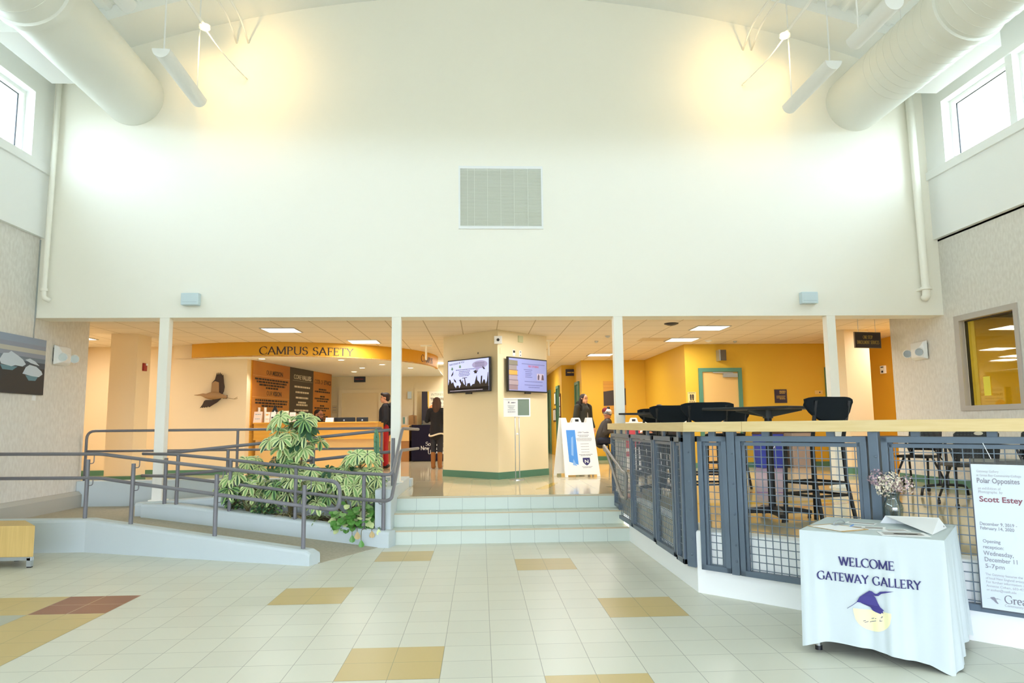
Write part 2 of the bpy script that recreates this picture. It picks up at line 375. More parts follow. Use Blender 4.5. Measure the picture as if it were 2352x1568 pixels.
# steps
b = B()
for i in range(3):
    b.mi = 0; b.box(-1.17, 1.80, .316*i, .95 if i == 2 else .316*i+.33, 0 if i == 0 else .1722*i-.01, .1722*(i+1)-.018)
    b.mi = 1; b.box(-1.17, 1.80, .316*i-.006, .66 if i == 2 else .316*i+.32, .1722*(i+1)-.018, .1722*(i+1)-.003)
    b.mi = 0; b.box(-1.17, 1.80, .316*i+.03, .655 if i == 2 else .316*i+.316, .1722*(i+1)-.0035, .1722*(i+1)+.0005)
struct(b.obj('stairs', [stair_m, nosing_shade]))
# cheek wall, curbs, ramp
struct(bx('trim_1', bluegrey, (-1.37, -1.17, -.03, 2.3, 0, .676), bevel=.012))
struct(bx('trim_2', bluegrey, (-6.24, -1.37, 2.27, 2.47, 0, .67), bevel=.012))
struct(bx('trim_3', bluegrey, (-1.30, -1.13, 2.23, 2.47, PZ, .64), bevel=.012))
def slope_wall(name, pts, th, mat, side=1, r=.035):
    """pts: outer base points with top height; th towards the inside"""
    rings = []; n = len(pts)
    for i, (x, y, z) in enumerate(pts):
        a = pts[max(i-1, 0)]; c = pts[min(i+1, n-1)]
        def nn(p, q): d = V((q[0]-p[0], q[1]-p[1], 0)).normalized(); return V((-d.y, d.x, 0))*side
        if 0 < i < n-1:
            n1 = nn(a, pts[i]); n2 = nn(pts[i], c); nv = (n1+n2).normalized(); nv = nv/ max(.4, nv.dot(n1))
        else: nv = nn(a, c) if i else nn(pts[0], pts[1])
        o = V((x, y, 0)); ii = o+nv*th
        q = []
        for P, zz in ((o, 0), (o, z-r), (o+nv*r*.3, z-r*.3), (o+nv*r, z), (ii-nv*r, z), (ii-nv*r*.3, z-r*.3), (ii, z-r), (ii, 0)): q.append((P.x, P.y, zz))
        rings.append(q)
    bb = B(); bb.loft(rings); return struct(bb.obj(name, mat))
slope_wall('trim_4', [(-6.24, -.10, .385), (-4.79, -.135, .385), (-1.93, -1.245, .155), (-1.87, -1.268, .125)], .2, bluegrey, 1)
slope_wall('trim_5', [(-1.17, -.22, .19), (-4.1, .66, .465), (-4.58, .80, .465)], .2, bluegrey, -1)
slope_wall('trim_6', [(-1.37, .93, .672), (-4.72, .93, .462)], .2, bluegrey, -1)
struct(bx('trim_7', bluegrey, (-4.58, -4.30, .90, 1.18, .3, .475), bevel=.01))
b = B()
b.prism([(-6.24, .05), (-4.72, .05), (-4.5, .85), (-4.5, 2.3), (-6.24, 2.3)], 0, .285)
lo = [(-4.73, .03), (-1.80, -1.12), (-1.30, -.16), (-4.5, .84)]
b.loft([[(p[0], p[1], -.02) for p in lo], [(lo[0][0], lo[0][1], .285), (lo[1][0], lo[1][1], .004), (lo[2][0], lo[2][1], .004), (lo[3][0], lo[3][1], .285)]])
b.loft([[(-4.5, 1.0, 0), (-1.2, 1.0, 0), (-1.2, 2.3, 0), (-4.5, 2.3, 0)], [(-4.5, 1.0, .285), (-1.2, 1.0, PZ-.002), (-1.2, 2.3, PZ-.002), (-4.5, 2.3, .285)]])
struct(b.obj('floor_ramp', ramp_m))
b = B(); b.prism([(p, q) for p, q in ((-6.24, 0), (-6.14, 0), (-6.14, .47), (-6.19, .52), (-6.24, .52))], -2.26, 9.0, Matrix(((1, 0, 0, 0), (0, 0, -1, 0), (0, 1, 0, 0), (0, 0, 0, 1))))
struct(b.obj('baseboard_left', M('grey_concrete', 'b9b7ad', .7)))
# side walls, lower part (textured) and upper part (painted, with clerestory windows)
struct(bx('wall_left', stone, (-6.54, XL, -17, 2.39, 0, 4.16)))
struct(bx('wall_right', stone, (XR, 7.0, -17, -.39, 0, 4.16), (XR, 7.0, .70, 2.39, 0, 4.16), (XR, 7.0, -.39, .70, 0, 1.64), (XR, 7.0, -.39, .70, 2.88, 4.16)))
for nm, x0, sg in (('wall_left_upper', -6.18, -1), ('wall_right_upper', 6.70, 1)):
    b = B(); X = lambda a, c: (min(x0+sg*a, x0+sg*c), max(x0+sg*a, x0+sg*c))
    b.box(*X(0, .32), -17, 1.0, 4.135, 5.04); b.box(*X(0, .32), -17, 1.0, 6.1, 7.0); b.box(*X(0, .32), .58, 1.0, 5.04, 6.1); b.box(*X(0, .32), -17, -15.74, 5.04, 6.1)
    struct(b.obj(nm, white_p))
    b = B(); b.box(*X(-.035, .3), -12, 1.0, 5.04, 5.165); struct(b.obj('trim_8' if sg < 0 else 'trim_9', white_p, bevel=.004))
    b = B(); b.box(*X(.07, .2), -12, 1.0, 4.108, 4.135); struct(b.obj('trim_10' if sg < 0 else 'trim_11', alum))
    for k in range(12):  # row continues unseen behind the camera to let in more daylight
        y1 = .58-1.36*k; y0 = y1-1.24; n = k+1+(12 if sg > 0 else 0)
        w = B(); w.box(*X(.13, .20), y0, y1, 5.165, 5.215); w.box(*X(.13, .20), y0, y1, 6.05, 6.1)
        w.box(*X(.13, .20), y0, y0+.045, 5.215, 6.05); w.box(*X(.13, .20), y1-.045, y1, 5.215, 6.05)
        wo = struct(w.obj('window_%d' % n, white_p))
        g = B(); g.box(*X(.205, .212), y0+.03, y1-.03, 5.2, 6.06); g.obj('pane', pane, wo)
        g = B()
        for q in ((y0+.045, y0+.055, 5.215, 6.05), (y1-.055, y1-.045, 5.215, 6.05), (y0+.045, y1-.045, 6.04, 6.05), (y0+.045, y1-.045, 5.215, 5.225)): g.box(*X(.2, .213), *q)
        g.obj('gasket', black, wo)
        pb = B(); pb.box(*X(.03, .3), y0-.12, y0, 5.165, 6.1); struct(pb.obj('trim_%d' % (20+n), white_p))
struct(bx('trim_12', alum, (XL, XL+.012, .985, 1.0, 2.62, 4.11)))
# wall over the opening with the arched top
b = B(); n = 40
pts = [(-6.24, 3.0), (6.77, 3.0)] + [(6.77-(13.01)*i/n, az(6.77-13.01*i/n)+.02) for i in range(n+1)]
b.prism(pts, -1.35, -1.0, Matrix(((1, 0, 0, 0), (0, 0, -1, 0), (0, 1, 0, 0), (0, 0, 0, 1))))
struct(b.obj('wall_back', cream))
# vaulted roof: smooth band by the wall, ribbed deck in front of it
b = B(); N = 44
xs = [-6.6+13.8*i/N for i in range(N+1)]
b.loft([[(x, .3, az(x)), (x, 1.4, az(x)), (x, 1.4, az(x)+.3), (x, .3, az(x)+.3)] for x in xs]); struct(b.obj('ceiling_band', white_p))
b = B(); prof = []; x = -6.6
while x < 7.2:
    for dx, dz in ((0, .14), (.045, .14), (.075, .20), (.165, .20), (.195, .14)): prof.append((x+dx, az(x+dx)+dz))
    x += .21
b.loft([[(x, -17, z) for x, z in prof], [(x, .35, z) for x, z in prof]], caps=False, closed=False); struct(b.obj('ceiling', white_p, keep=True))
# flat tiled ceiling over the raised floor
struct(bx('ceiling_platform', ceil_t, (-8.4, 9.0, 1.35, 16.5, CZ, CZ+.1)))
struct(bx('wall_front_light_stop', white_p, (-6.6, 7.1, -17.3, -17, 2.7, 8.0)))  # unseen wall behind the camera, its opening height shaped to limit daylight
# posts
for i, (x, z0, lb) in enumerate(((-4.475, .475, 'cream steel post at the left, standing on a plinth on the ramp wall'), (-1.245, .676, 'cream steel post beside the steps, on the planter cheek wall'),
                                 (1.93, PZ, 'cream steel post rising at the left end of the wooden counter'), (5.07, PZ, 'cream steel post at the right, behind the bar stool'))):
    t = thing('steel_post', lb, 'post', (x, 1.07, z0), 0, 'cream posts under the wall')
    bx('shaft', cream, (x-.067, x+.067, 1.0, 1.134, z0, 3.0), parent=t, bevel=.008)
    bx('base_plate', cream, (x-.1, x+.1, .98, 1.16, z0, z0+.018), parent=t)
# walls of the area behind
def wallb(name, mat, *q): return struct(bx(name, mat, *q))
wallb('wall_hall_left', peach, (-8.4, -8.2, 2.45, 6.0, PZ, CZ)); wallb('wall_hall_back', peach, (-8.4, -6.35, 6.0, 6.2, PZ, CZ))
wallb('wall_hall_light_stop', peach, (-8.4, -6.5, 2.3, 2.45, PZ, CZ)); wallb('wall_heron', peach, (-6.35, -4.84, 5.75, 6.0, PZ, 2.87), (-6.35, -5.85, 5.76, 6.0, 2.87, CZ))  # hall front wall is unseen, added to stop daylight leaking in
wallb('wall_lobby_back', butter, (-6.5, .6, 11.3, 11.5, PZ, CZ)); wallb('wall_rotunda_left', butter, (-6.5, -6.3, 6.2, 11.3, PZ, CZ))
wallb('wall_gold_front', yellow, (4.34, 8.4, 6.0, 6.2, PZ, CZ)); wallb('wall_gold_side', yellow, (4.34, 4.54, 6.2, 9.7, PZ, CZ))
wallb('wall_gold_back', yellow, (2.63, 4.54, 9.7, 9.9, PZ, CZ)); wallb('wall_corridor_step', yellow, (2.63, 2.8, 9.9, 11.2, PZ, CZ))
wallb('wall_corridor_front', yellow, (2.27, 2.8, 11.2, 11.4, PZ, CZ)); wallb('wall_corridor', yellow, (2.27, 2.45, 11.4, 16.4, PZ, CZ)); wallb('wall_corridor_end', butter, (.4, 2.3, 16.2, 16.4, PZ, CZ)); wallb('wall_corridor_left', butter, (.4, .6, 11.5, 16.2, PZ, CZ))
wallb('wall_orange', gold, (8.2, 8.4, 2.45, 6.0, PZ, CZ))
for nm, q in (('baseboard_1', (-8.2, -6.35, 5.985, 6.0)), ('baseboard_2', (-6.35, -4.84, 5.735, 5.75)), ('baseboard_3', (4.33, 4.62, 5.985, 6.0)), ('baseboard_4', (5.56, 8.2, 5.985, 6.0)), ('baseboard_5', (2.63, 4.34, 9.685, 9.7)), ('baseboard_6', (6.755, 6.77, -8.0, 2.39))):
    struct(bx(nm, green, (*q, PZ, PZ+.105)))
# big free-standing columns
def column(name, pts, mat, bb=True):
    o = B(); o.prism(pts, PZ, CZ); o = struct(o.obj(name, mat))
    if bb:
        c = V((sum(p[0] for p in pts)/len(pts), sum(p[1] for p in pts)/len(pts)))
        g = B(); g.prism([tuple(c+(V(p)-c)*(1+.012/(V(p)-c).length)) for p in pts], PZ, PZ+.12); g.obj('baseboard', green, o)
    return o
column('wall_pillar', [(.252, 3.504), (1.224, 4.53), (.2, 5.55), (-.76, 4.56)], butter)
column('wall_column_left', [(-6.64, 3.85), (-6.17, 3.85), (-6.17, 4.37), (-6.64, 4.37)], peach)
column('wall_column_right', [(6.55, 3.85), (6.68, 3.72), (7.14, 3.72), (7.14, 4.2), (6.55, 4.2)], peach)
# round soffit with its lettered fascia
cx, cy, rr = -4.4, 8.5, 3.3
A = [(cx+rr*math.cos(R(a)), cy+rr*math.sin(R(a))) for a in range(243, 366, 3)]
b = B(); b.prism(A+[(A[-1][0], 11.3), (-6.3, 11.3), (-6.3, 5.76), (A[0][0], 5.76)], 2.865, 2.875); struct(b.obj('ceiling_rotunda', white_p))
A2 = [(cx+(rr-.06)*math.cos(R(a)), cy+(rr-.06)*math.sin(R(a))) for a in range(243, 366, 3)]
b = B(); b.loft([[(*p, 2.862), (*q, 2.862), (*q, CZ), (*p, CZ)] for p, q in zip(A, A2)]); fas = struct(b.obj('wall_fascia', gold))
def fasc(a0, z):                               # arc starting at angle a0 (degrees), x running to the right
    return lambda x, y: (V((cx+(rr+.002)*math.cos(R(a0)+x/rr), cy+(rr+.002)*math.sin(R(a0)+x/rr), z+y)), V((math.cos(R(a0)+x/rr), math.sin(R(a0)+x/rr), 0)))
serif('CAMPUS SAFETY', fasc(269.3, 2.90), .155, brown, fas, 1.86)
serif('C', fasc(335.5, 2.915), .16, brown, fas, .13); serif('AMPUS', fasc(338.2, 2.915), .125, brown, fas, .52)
# recessed ceiling troffers
def troffer(x, y, lb, e=55, on=True):
    t = thing('ceiling_light', lb, 'ceiling light', (x, y, CZ), 0, 'troffers in the tiled ceiling')
    q = B()
    for a in ((x-.3, x+.3, y-.3, y-.28), (x-.3, x+.3, y+.28, y+.3), (x-.3, x-.28, y-.28, y+.28), (x+.28, x+.3, y-.28, y+.28)): q.box(*a, CZ-.012, CZ+.001)
    q.obj('frame', black if False else alum, t)
    bx('diffuser', troffer_m, (x-.28, x+.28, y-.28, y+.28, CZ-.008, CZ+.001), parent=t)
    lamp('AREA', 'troffer_lamp', (x, y, CZ-.02), e, WARM, .55)
TE = 35
troffer(-3.53, 3.45, 'lit square troffer above the tall variegated plant', TE*.75)
troffer(-2.38, 5.23, 'lit square troffer just in front of the curved golden fascia', TE)
troffer(4.05, 3.39, 'nearer of the two lit square troffers above the golden wall', TE)
troffer(4.05, 5.14, 'farther of the two lit square troffers above the golden wall', TE)
troffer(2.89, 8.2, 'lit square troffer left of the counter post, far back', TE)
troffer(-.95, 10.2, 'lit square troffer glimpsed beside the left television', TE)
troffer(-7.6, 4.4, 'lit square troffer at far left beyond the textured wall', TE)
for x, y in ((1.2, 2.9), (7.6, 3.2), (1.5, 7.2), (1.3, 12.5)): lamp('AREA', 'fill_lamp', (x, y, CZ-.02), TE, WARM, .55)  # bare lamps with no fixture, added to help light the hall
for i, (px, py, wh) in enumerate(((-4.55, 5.75, 'nearest the left end of the lettering'), (-3.0, 6.1, 'below the end of the word SAFETY'), (-2.3, 7.3, 'right beside the second post'), (-1.75, 8.3, 'near the right rim of the soffit'), (-2.9, 8.2, 'nearest the middle of the soffit'), (-3.3, 9.4, 'furthest back above the monitors'))):
    t = thing('downlight', 'small round downlight in the curved soffit, ' + wh, 'downlight', (px, py, 2.865), 0, 'downlights in the curved soffit')
    q = B(); q.lathe([(.062, -.004), (.085, -.006), (.088, 0), (.062, 0)], 20, (px, py, 2.865)); q.obj('trim_ring', white, t)
    q = B(); q.cyl((px, py, 2.8645), (px, py, 2.861), .062, n=20); q.obj('lens', lamp_w, t)
    lamp('SPOT', 'downlight_lamp', (px, py, 2.85), 38, WARM, .05, (px, py, 0), 95, .6)
# wall washers for the high wall are the disc spots in the lobby (further down)
lamp('AREA', 'fill_lamp', (-.3, 9.0, CZ-.02), TE, WARM, .55)  # hidden lamp without a fixture, added to brighten the far back wall
lamp('AREA', 'office_lamp', (8.3, .2, CZ-.05), 140, (1, .85, .55), .6)
# room behind the interior window
struct(bx('wall_office', M('olive_paint', 'b09a3c', .6), (10.2, 10.4, -3.2, 2.45, PZ, CZ), (7.0, 10.4, 2.25, 2.4, PZ, CZ), (7.0, 10.4, -3.2, -3.0, PZ, CZ)))
struct(bx('ceiling_office', ceil_t, (7.0, 10.4, -3.2, 2.4, CZ, CZ+.1))); struct(bx('floor_office', vinyl, (7.0, 10.4, -3.2, 2.4, .3, PZ)))
for y in (.9, -.6): bx('ceiling_light', troffer_m, (8.2, 8.8, y-.3, y+.3, CZ-.01, CZ+.001))
for i, o in enumerate([o for o in C.objects if o.name.startswith('ceiling_light') and o.type == 'MESH']): tag(o, ('troffer seen through the interior window, upper one', 'troffer seen through the interior window, lower one')[i % 2], 'ceiling light')
w = B()
for q in ((XR-.02, XR+.06, -.44, .77, 1.59, 1.66), (XR-.02, XR+.06, -.44, .77, 2.86, 2.94), (XR-.02, XR+.06, .665, .77, 1.66, 2.86), (XR-.02, XR+.06, -.44, -.37, 1.66, 2.86)): w.box(*q)
wo = struct(w.obj('window_30', M('taupe_frame', 'b9b2a8', .5))); bx('pane', pane_i, (XR+.10, XR+.108, -.39, .68, 1.64, 2.88), parent=wo)
q = B(); q.box(XR+.06, XR+.1, .645, .658, 1.662, 2.858); q.box(XR+.06, XR+.1, -.368, .645, 2.845, 2.858); q.obj('gasket', black, wo)
bx('note', M('yellow_note', 'efe04a', .7), (XR+.092, XR+.094, .29, .42, 1.79, 2.05), parent=wo)
df = B(); df.box(9.2, 10.2, -.9, -.8, PZ, 2.55); df.box(10.12, 10.2, .35, .45, PZ, 2.6); df.box(10.12, 10.2, -.8, .45, 2.5, 2.6); struct(df.obj('door_9', green))

# ================================================================== RAILINGS, GUARD AND COUNTER
def hook(b, post, rail, r=.006):               # bent bracket from a post up to a rail
    p, q = V(post), V(rail)
    b.tube(smoothpath([p, V((q.x, q.y, p.z)), q], .03, 3), r, 6)
def lerp(a, b, t): return tuple(a[i]+(b[i]-a[i])*t for i in range(3))
# ramp rail on the front wall
t = thing('ramp_handrail', 'grey two-pipe handrail on the front ramp wall, ending in a rounded loop', 'handrail', (-4.85, 0, .385))
up = [(-6.2, -.02, 1.168), (-4.70, -.04, 1.155), (-4.29, -.20, 1.112), (-1.80, -1.19, .892), (-1.56, -1.285, .872), (-1.56, -1.285, .575), (-1.78, -1.20, .588)]
lo_ = [(-6.2, -.02, .875), (-4.70, -.04, .866), (-4.28, -.20, .818), (-1.78, -1.20, .588)]
B().tube(smoothpath(up, .12), .021, 10).obj('top_rail', rail_m, t, smooth=True)
B().tube(smoothpath(lo_, .12), .021, 10).obj('lower_rail', rail_m, t, smooth=True)
for x, y, zb, zt in ((-4.86, -.03, .383, 1.09), (-4.2, -.27, .33, 1.045), (-3.06, -.71, .235, .935), (-1.97, -1.13, .15, .832)):
    p = B().cyl((x, y, zb), (x, y, zt), .024, n=12).obj('post', rail_m, t, smooth='auto')
    fr = (x+4.7)/2.9 if x > -4.7 else 0
    zu = 1.155-.263*max(fr, 0); zl = .866-.278*max(fr, 0)
    for z0, z1 in ((zt-.05, zu), (zl-.09, zl)): q = B(); hook(q, (x, y, z0), (x+.07, y, z1)); q.obj('bracket', rail_m, p)
# rail on the planter wall, climbing the cheek wall beside the steps
t = thing('planter_handrail', 'grey two-pipe handrail along the planter wall, climbing beside the steps', 'handrail', (-4.4, .8, .465))
up = [(-4.62, .87, 1.122), (-4.17, .74, 1.115), (-3.64, .58, 1.072), (-1.68, -.02, .885), (-1.16, -.30, .875), (-1.12, -.26, .908), (-1.12, .74, 1.425), (-1.03, 2.2, 1.405)]
lo_ = [(-4.62, .87, .83), (-4.17, .74, .825), (-3.64, .58, .77), (-1.68, -.02, .575), (-1.2, -.34, .565), (-1.12, -.40, .60), (-1.12, .60, 1.135), (-1.03, 2.2, 1.11)]
B().tube(smoothpath(up, .1), .021, 10).obj('top_rail', rail_m, t, smooth=True)
B().tube(smoothpath(lo_, .1), .021, 10).obj('lower_rail', rail_m, t, smooth=True)
for x, y, zb, zt in ((-4.26, .76, .46, 1.065), (-4.08, .70, .45, 1.11), (-3.31, .47, .385, 1.04), (-2.40, .20, .29, .94), (-1.50, -.07, .20, .87), (-1.25, -.12, .17, .87), (-1.22, .55, .67, 1.30)):
    p = B().cyl((x, y, zb), (x, y, zt), .024, n=12).obj('post', rail_m, t, smooth='auto')
    if y < .5:
        q = B(); hook(q, (x, y, zt-.36), (x-.06, y, zt-.30)); q.obj('bracket', rail_m, p)
# rails of the second ramp run, on the planter's rear wall
t = thing('upper_ramp_handrail', 'grey sloping two-pipe handrail behind the tall plant', 'handrail', (-3, 1.05, .56))
B().tube([(-4.42, 1.16, 1.128), (-4.2, 1.16, 1.136), (-1.5, 1.16, 1.392), (-1.28, 1.16, 1.41)], .023, 10).obj('top_rail', rail_m, t, smooth=True)
B().tube([(-4.42, 1.16, .812), (-4.2, 1.16, .82), (-1.5, 1.16, 1.085), (-1.28, 1.16, 1.10)], .023, 10).obj('lower_rail', rail_m, t, smooth=True)
for x in (-3.55, -2.38, -1.52):
    zz = .672-.0627*(-1.37-x); B().cyl((x, 1.05, zz), (x, 1.05, zz+.62), .022, n=12).obj('post', rail_m, t, smooth='auto')
# guard along the edge of the raised floor
t = thing('edge_railing', 'grey railing with rounded left end along the raised floor edge', 'railing', (-6.1, 2.36, .67))
B().tube(smoothpath([(-6.17, 2.36, .66), (-6.17, 2.36, 1.43), (-1.62, 2.36, 1.428)], .13), .021, 10).obj('top_rail', rail_m, t, smooth=True)
B().tube([(-6.17, 2.36, 1.118), (-1.62, 2.36, 1.113)], .019, 10).obj('lower_rail', rail_m, t, smooth=True)
for x in (-5.02, -3.86, -2.72, -1.62): B().cyl((x, 2.36, .66), (x, 2.36, 1.42), .021, n=12).obj('post', rail_m, t, smooth='auto')
# stair rail on the right, one closed loop
t = thing('stair_handrail', 'taupe looped handrail beside the steps, fixed to the mesh guard', 'handrail', (1.72, .9, PZ))
loop = [(1.70, .98, 1.40), (1.70, -.135, .872), (1.70, -.40, .86), (1.70, -.36, .55), (1.70, -.10, .545), (1.70, .93, 1.085), (1.70, 1.10, 1.09), (1.70, 1.10, 1.40)]
sp = smoothpath([loop[-1]]+loop+[loop[0]], .06)[7:-7]
B().tube(sp, .021, 10, True).obj('rail', rail_t, t, smooth=True)
for y, z in ((.6, 1.2), (-.05, .56)): B().tube([(1.70, y, z), (1.739, y, z-.02)], .008, 6).obj('bracket', rail_t, t)
# low wall of the raised floor
slope_wall('wall_knee', [(1.80, .0, .525), (1.82, -2.78, .525), (6.77, -8.12, .525)], .2, white_p, -1 if False else 1, .02)
# mesh guard
DA, DB = V((1.80, -2.80, 0)), V((3.375, -4.50, 0)); DD = (DB-DA).normalized()
def panel(lb, a, c, zb, zt, step=None, ext=0):
    a, c = V((*a, 0)), V((*c, 0)); d = (c-a).normalized(); L = (c-a).length
    t = thing('mesh_panel', lb, 'guard panel', (a.x, a.y, zb), math.atan2(d.y, d.x), 'mesh panels of the guard')
    m = Matrix((d, V((0, 0, 1)), V((d.y, -d.x, 0)))).transposed().to_4x4(); m.translation = a
    q = B(); w = .045
    prof = [(0, zb), (L, zb)] if not step else None
    if not step:
        q.box(0, L, zb, zb+w, -.025, .025, m); q.box(0, w, zb, zt, -.025, .025, m)
    else:                                       # lower edge follows the steps
        P = step                                # polyline (s, z) from left top to right bottom
        for (s0, z0), (s1, z1) in zip(P, P[1:]):
            if abs(s1-s0) < 1e-3: q.box(s0-w/2, s0+w/2, min(z0, z1)-w/2, max(z0, z1)+w/2, -.025, .025, m)
            else: q.box(s0, s1, z0-w/2, z0+w/2, -.025, .025, m)
        q.box(0, w, P[0][1], zt, -.025, .025, m); q.box(P[0][0], L, P[-1][1]-w/2, P[-1][1]+w/2, -.025, .025, m)
    q.box(0, L, zt-w, zt, -.025, .025, m); q.box(L-w, L, zb, zt, -.025, .025, m)
    q.box(w, L-w, zt-w-.035, zt-w-.005, -.012, .012, m); q.box(w+.005, w+.03, (zb if not step else step[0][1])+w, zt-w, -.012, .012, m); q.box(L-w-.03, L-w-.005, zb+w, zt-w, -.012, .012, m)
    q.obj('frame', slate, t, bevel=.003)
    def zlow(s):
        if not step: return zb+.02
        z = step[-1][1]
        for (s0, z0), (s1, z1) in zip(step, step[1:]):
            if s0-1e-3 <= s <= s1+1e-3 and s1 > s0: z = z0
        return z
    q = B(); n = int((L-.06)/.0615)
    for i in range(1, n+1):
        s = .03+i*(L-.06)/(n+1); q.box(s-.003, s+.003, zlow(s), zt-.05, -.004, .002, m)
    nz = int((zt-zb)/.0605)
    for j in range(1, nz):
        z = zt-.05-j*.0605; s0 = .03
        while zlow(s0) > z and s0 < L: s0 += .01
        q.box(s0, L-.03, z-.003, z+.003, -.003, .003, m)
    q.obj('wire_mesh', gridwire, t)
    k = max(1, round(L/.5))
    for i in range(k):
        s = L*(i+.5)/k; B().box(s-.03, s+.03, zt, 1.38, -.012, .012, m).obj('spacer', slate, t)
    return t
X0 = 1.765
panel('mesh guard panel with stepped lower edge beside the stairs', (X0, .80), (X0, -.46), .235, 1.328, step=[(0, .53), (.16, .53), (.16, .39), (.46, .39), (.46, .258)])
panel('mesh guard panel, second from the stairs', (X0, -.50), (X0, -1.58), .235, 1.33)
panel('mesh guard panel, third from the stairs', (X0, -1.62), (X0, -2.36), .225, 1.33)
panel('very narrow mesh guard panel seen edge on, left of the corner', (X0, -2.40), (X0, -2.66), .215, 1.33)
def dp(s): p = DA+DD*s; return (p.x, p.y)
panel('narrow mesh guard panel just right of the corner gap', dp(.07), dp(.345), .21, 1.34)
panel('wide mesh guard panel in front of the big bar stool', dp(.43), dp(1.47), .205, 1.345)
panel('mesh guard panel behind the hanging poster', dp(1.57), dp(2.95), .205, 1.345)
def gpost(lb, x, y, w, rz, zb):
    t = thing('guard_post', lb, 'post', (x, y, zb), rz, 'steel posts of the guard')
    m = Matrix.Translation((x, y, 0)) @ Matrix.Rotation(rz, 4, 'Z')
    q = B(); q.box(-w/2, w/2, -.03, .03, zb, 1.38, m); q.obj('shaft', slate, t, bevel=.004)
    for z in (.32, .45, .7, .95, 1.2): B().sph(tuple(m @ V((w*.2, -.034, z))), .009, 8, 6).obj('bolt', slate, t)
gpost('wide slate steel post at the corner of the guard', 1.80, -2.735, .09, R(-60), .21)
for s, lb in ((.387, 'slate steel post between the narrow and the wide mesh panel'), (1.52, 'slate steel post behind the flower vase')): gpost(lb, *dp(s), .07, math.atan2(DD.y, DD.x), .205)
# wooden counter
t = thing('wooden_counter', 'long pale maple counter top running along the mesh guard', 'counter', (1.9, 1.0, 1.38))
nd = V((-DD.y, DD.x, 0))                        # towards the raised floor
o0 = V((1.735, .995, 0)); o1 = V((1.735, -2.80, 0)); i0 = V((2.10, .995, 0))
e0 = o1; e1 = e0+DD*1.98; e2 = e0+DD*4.2; k1 = e0+nd*.36; 
ib = V((2.10, k1.y+DD.y/DD.x*(2.10-k1.x), 0))
B().prism([o0[:2], o1[:2], ib[:2], i0[:2]], 1.38, 1.465).obj('side_section', maple, t, bevel=.004)
m0 = e0+DD*.55; B().prism([o1[:2], m0[:2], (m0+nd*.36)[:2], ib[:2]], 1.38, 1.465).obj('corner_section', maple, t, bevel=.004)
B().prism([(m0+DD*.0015)[:2], e2[:2], (e2+nd*.36)[:2], (m0+DD*.0015+nd*.36)[:2]], 1.38, 1.465).obj('long_section', maple, t, bevel=.004)

# ================================================================== LOBBY FITTINGS
# return-air grille
t = thing('air_grille', 'large louvred return air grille high on the cream wall', 'vent', (.255, 1.0, 4.755))
q = B()
for a in ((-.36, .87, 4.285, 4.325), (-.36, .87, 5.185, 5.225), (-.36, -.335, 4.325, 5.185), (.845, .87, 4.325, 5.185)): q.box(a[0], a[1], .975, .9995, a[2], a[3])
q.obj('frame', white, t)
bx('backing', M('grille_shadow', 'dcddd0', .8), (-.335, .845, .995, .9995, 4.325, 5.185), parent=t)
q = B(); sl = M('grille_slat', 'f6f8ee', .5)
for i in range(48):
    z = 4.33+i*(.85/48); q.loft([[(-.335, .995, z+.008), (-.335, .978, z), (-.335, .978, z+.0035), (-.335, .995, z+.0115)], [(.845, .995, z+.008), (.845, .978, z), (.845, .978, z+.0035), (.845, .995, z+.0115)]])
q.obj('slat', sl, t); q = B()
for x in (-.23, -.13, .06, .255, .45, .65): q.box(x-.003, x+.003, .976, .99, 4.325, 5.185)
q.obj('mullion', sl, t)
# two pale blue boxes
for x, lb in ((-4.105, 'left of the arch, above the leftmost post'), (4.73, 'at the right, above the rightmost post')):
    t = thing('wall_speaker', 'small pale blue wall box ' + lb, 'wall box', (x, 1.0, 3.24), 0, 'pale blue boxes on the cream wall')
    bx('housing', palebl, (x-.12, x+.12, .90, .9995, 3.165, 3.335), parent=t, bevel=.008)
    bx('grille_line', M('blue_grey_groove', 'aebfc6', .5) if 'blue_grey_groove' not in MATS else MATS['blue_grey_groove'], (x-.1, x+.1, .898, .90, 3.205, 3.209), parent=t)
# pipes down the corners
for x0, x1, r, lb, s in ((-6.06, -6.085, .034, 'slim cream standpipe in the left corner of the high wall', 1), (6.435, 6.467, .055, 'cream standpipe in the right corner of the high wall', -1)):
    t = thing('standpipe', lb, 'pipe', (x1, .9, 3.3), 0)
    pth = smoothpath([(x0, .90, 6.6), (x1, .90, 3.36), (x1+.0, .90, 3.27), (x1+.06*s if s > 0 else x1, .955, 3.24)], .07)
    B().tube(pth, r, 14).obj('pipe', cream, t, smooth=True)
    B().tube([(x1, .90, 3.40), (x1, .90, 3.372), (x1, .90, 3.371), (x1, .90, 3.36)], [r*1.35, r*1.35, r*1.5, r*1.5], 14).obj('coupling', cream, t, smooth='auto')
    bx('clamp', cream, (x1-r*1.6, x1-r*.6, .90, .9995, 3.355, 3.385), parent=t)
    bx('valve', cream, (x0+.05, x0+.12, .86, .9995, 6.42, 6.47), parent=t)
